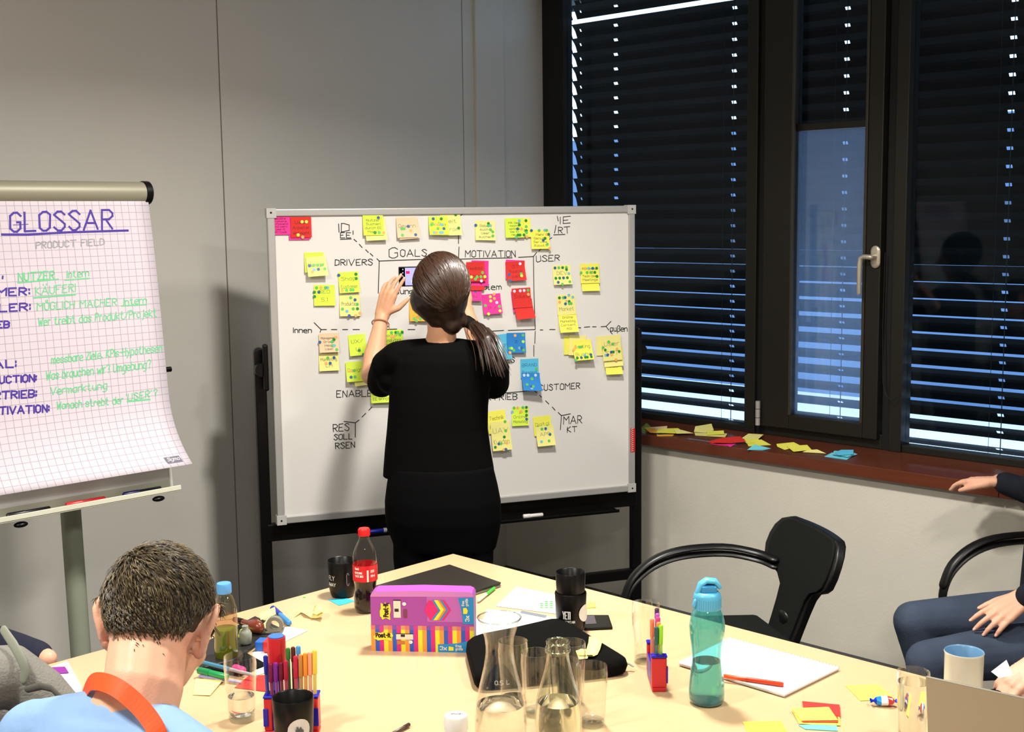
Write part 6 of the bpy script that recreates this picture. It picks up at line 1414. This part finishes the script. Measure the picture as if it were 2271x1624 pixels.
# person with jeans at the right
kf, kn2 = P(2026, 1378, 3.98), P(2056, 1468, 3.74); hf, hn = P(2352, 1362, 4.10), P(2362, 1430, 3.88)
hip3 = (hf + hn) / 2; fd = (kf + kn2) / 2 - hip3; fd.z = 0; f3 = fd.normalized(); r3 = V((f3.y, -f3.x, 0))
def L3(x, y, z): return hip3 + r3 * x + f3 * y + V((0, 0, z))
wC = zat(2216, 1068, SZ + .045); hC = zat(2100, 1060, SZ + .022)
shR_ = L3(.18, -.02, .44); eC = shR_.lerp(wC, .52) + RH * .10 - V((0, 0, .05))
wA = P(2268, 1328, 3.80)
figure('seated person in dark jacket and blue jeans, hand on thigh, arm on the sill', L3(0, .05, .69), f3 + V((0, 0, -.2)), V((0, 0, 1)), L3(0, .02, .565), [L3(-.18, -.02, .44), shR_],
    [P(2372, 1290, 3.70), eC], [wA, wC], [dict(d=P(2196, 1376, 3.76) - wA, n=V((0, 0, .8)) - FH * .6, t=V((0, 0, 1)) + FH, curl=(.22, .26, .30, .34), spread=.13, s=1.08, thumb=(.5, .2)), dict(d=hC - wC, n=V((0, 0, 1)), t=-FH, curl=(.30, .34, .38, .40), s=1.16, spread=.06, thumb=(.42, .3))],
    [L3(0, .0, .49), L3(0, -.01, .38), L3(0, -.01, .25), L3(0, 0, .12), L3(0, 0, 0)], [hn, hf], [kn2, kf], [V((kn2.x, kn2.y, .10)) - f3 * .05, V((kf.x, kf.y, .10)) - f3 * .12], m_skin2, m_hd, mat('jacket_dark_navy', (30, 33, 42), .85, spec=.2, bump=(120, .3)), m_jeans, voxel=.0045, sleeve=1.0, sl_r=(.06, .050, .042))
cpos = V((hip3.x, hip3.y, 0)) + f3 * .03
chair('black conference chair under the person in jeans, arm visible at right edge', (cpos.x, cpos.y), f3)
# person nearer the camera at the right edge: only a hand with a paper slip shows
wB = P(2300, 1470, 3.04); fB = (-RH * .95 - FH * .1).normalized(); hipB = V((P(2640, 1500, 2.95).x, P(2640, 1500, 2.95).y, .50))
seated('person in black at the right edge whose hand pinches a white slip', hipB, fB, m_skin2, m_hd, mat('sweater_black', (10, 10, 11), .9, spec=.1), mat('trousers_black', (12, 12, 14), .9, spec=.1), lean=.04,
    arms=[(P(2560, 1540, 2.80), P(2450, 1560, 2.76)), (P(2460, 1440, 3.06), wB)], hands=[None, dict(d=P(2236, 1518, 3.02) - wB, n=RH * -.35 + V((0, 0, .75)) - FH * .4, t=-FH, curl=(.35, .5, .6, .6), thumb=(.6, .5))], voxel=.0055, sl_r=(.06, .05, .038))
MB().prism([P(2198, 1490, 3.0), P(2232, 1464, 3.0), P(2246, 1496, 2.98), P(2216, 1504, 2.98)], -FH * .0008, m_paper).build('paper_slip', label='small white paper slip held in the lower right hand', cat='paper')

# ================================================================== NOTES ON THE SILL
def S_(px, py, z=0): return zat(px, py, SZ + z)
def sillnote(label, pxs, c, lifts, z=.0):
    mb = MB(); q = [S_(x, y, z + l) for (x, y), l in zip(pxs, lifts)]; mb.add(q, [tuple(range(len(q)))], NM[c]); return mb.build('sticky_note', None, label=label, cat='sticky note', group='discarded notes on the window sill', solid=.0006)
sillnote('olive green note at the left end of the sill heap', [(1421, 950), (1434, 938), (1445, 948), (1440, 958), (1424, 958)], 'K', (0, .012, .006, 0, 0), .001)
sillnote('orange note underneath the left sill heap', [(1456, 965), (1497, 962), (1492, 967), (1458, 968)], 'O', (0, 0, 0, 0), .001)
sillnote('peach orange note on the left sill heap', [(1430, 949), (1480, 945), (1478, 955), (1440, 960)], 'P', (.004, .008, 0, 0), .004)
sillnote('orange note curling at the left of the sill heap', [(1430, 950), (1452, 950), (1462, 961), (1442, 960)], 'O', (.003, .004, 0, 0), .007)
sillnote('yellow written note at the centre of the left sill heap', [(1460, 951), (1504, 950), (1520, 962), (1455, 960)], 'Y', (.004, .008, 0, 0), .009)
sillnote('long yellow note reaching right from the left sill heap', [(1495, 953), (1512, 954), (1538, 961), (1500, 962)], 'y', (.006, .005, 0, 0), .012)
sillnote('pale yellow note standing up behind the second sill heap', [(1539, 958), (1542, 946), (1578, 940), (1583, 955), (1565, 960)], 'y', (0, .014, .02, .004, 0), .001)
sillnote('pale yellow note flat at the front of the second sill heap', [(1540, 960), (1585, 961), (1613, 962), (1608, 970), (1542, 966)], 'y', (0, .002, 0, 0, 0), .003)
sillnote('brighter yellow note on top of the second sill heap', [(1570, 957), (1605, 955), (1606, 963), (1565, 965)], 'Y', (.004, .010, .002, 0), .006)
sillnote('magenta note under the red ones on the sill', [(1574, 984), (1632, 984), (1622, 990), (1580, 986)], 'M', (0, .003, 0, 0), .001)
sillnote('dark red note at the left of the red sill heap', [(1570, 980), (1592, 973), (1632, 968), (1640, 974), (1580, 984)], 'R', (.002, .004, .006, .004, 0), .004)
sillnote('red note on top of the red sill heap', [(1582, 982), (1602, 971), (1642, 968), (1655, 980), (1620, 983)], 'R', (.002, .010, .012, .004, .002), .008)
sillnote('pink sticky note edge at the front of the red sill heap', [(1606, 986), (1634, 983), (1620, 992)], 'M', (.002, .004, 0), .001)
sillnote('yellow note standing at the back of the third sill heap', [(1645, 972), (1660, 962), (1693, 964), (1682, 974), (1660, 978)], 'y', (.002, .012, .010, .004, 0), .004)
sillnote('bright yellow note in the middle of the third sill heap', [(1647, 976), (1680, 973), (1690, 980), (1656, 984)], 'Y', (.002, .006, .002, 0), .003)
sillnote('yellow note at the front of the third sill heap', [(1656, 982), (1688, 975), (1710, 987), (1660, 990)], 'Y', (.001, .008, 0, 0), .001)
sillnote('blue note bent up in front of the third sill heap', [(1657, 998), (1673, 986), (1710, 995), (1692, 999)], 'T', (0, .014, 0, 0), .001)
sillnote('yellow written note at the left of the fourth sill heap', [(1722, 985), (1760, 981), (1778, 990), (1740, 998), (1724, 991)], 'Y', (.006, .012, .004, 0, .002), .002)
sillnote('yellow note in the middle of the fourth sill heap', [(1744, 990), (1790, 987), (1800, 998), (1760, 1002)], 'Y', (.004, .010, .003, 0), .005)
sillnote('yellow note at the right tail of the fourth sill heap', [(1790, 999), (1812, 997), (1832, 1006), (1780, 1003)], 'y', (.004, .008, 0, 0), .003)
sillnote('lower light blue note of the blue pair on the sill', [(1828, 1013), (1845, 1004), (1892, 1010), (1878, 1020)], 'T', (0, .004, .002, 0), .001)
sillnote('light blue note in the middle of the blue sill heap', [(1846, 1008), (1850, 1000), (1890, 1003), (1902, 1008), (1880, 1014)], 'T', (.004, .008, .010, 0, .002), .004)
sillnote('top light blue note of the blue sill heap', [(1850, 1004), (1866, 998), (1893, 998), (1892, 1008), (1860, 1010)], 'L', (.004, .010, .012, .004, .002), .008)
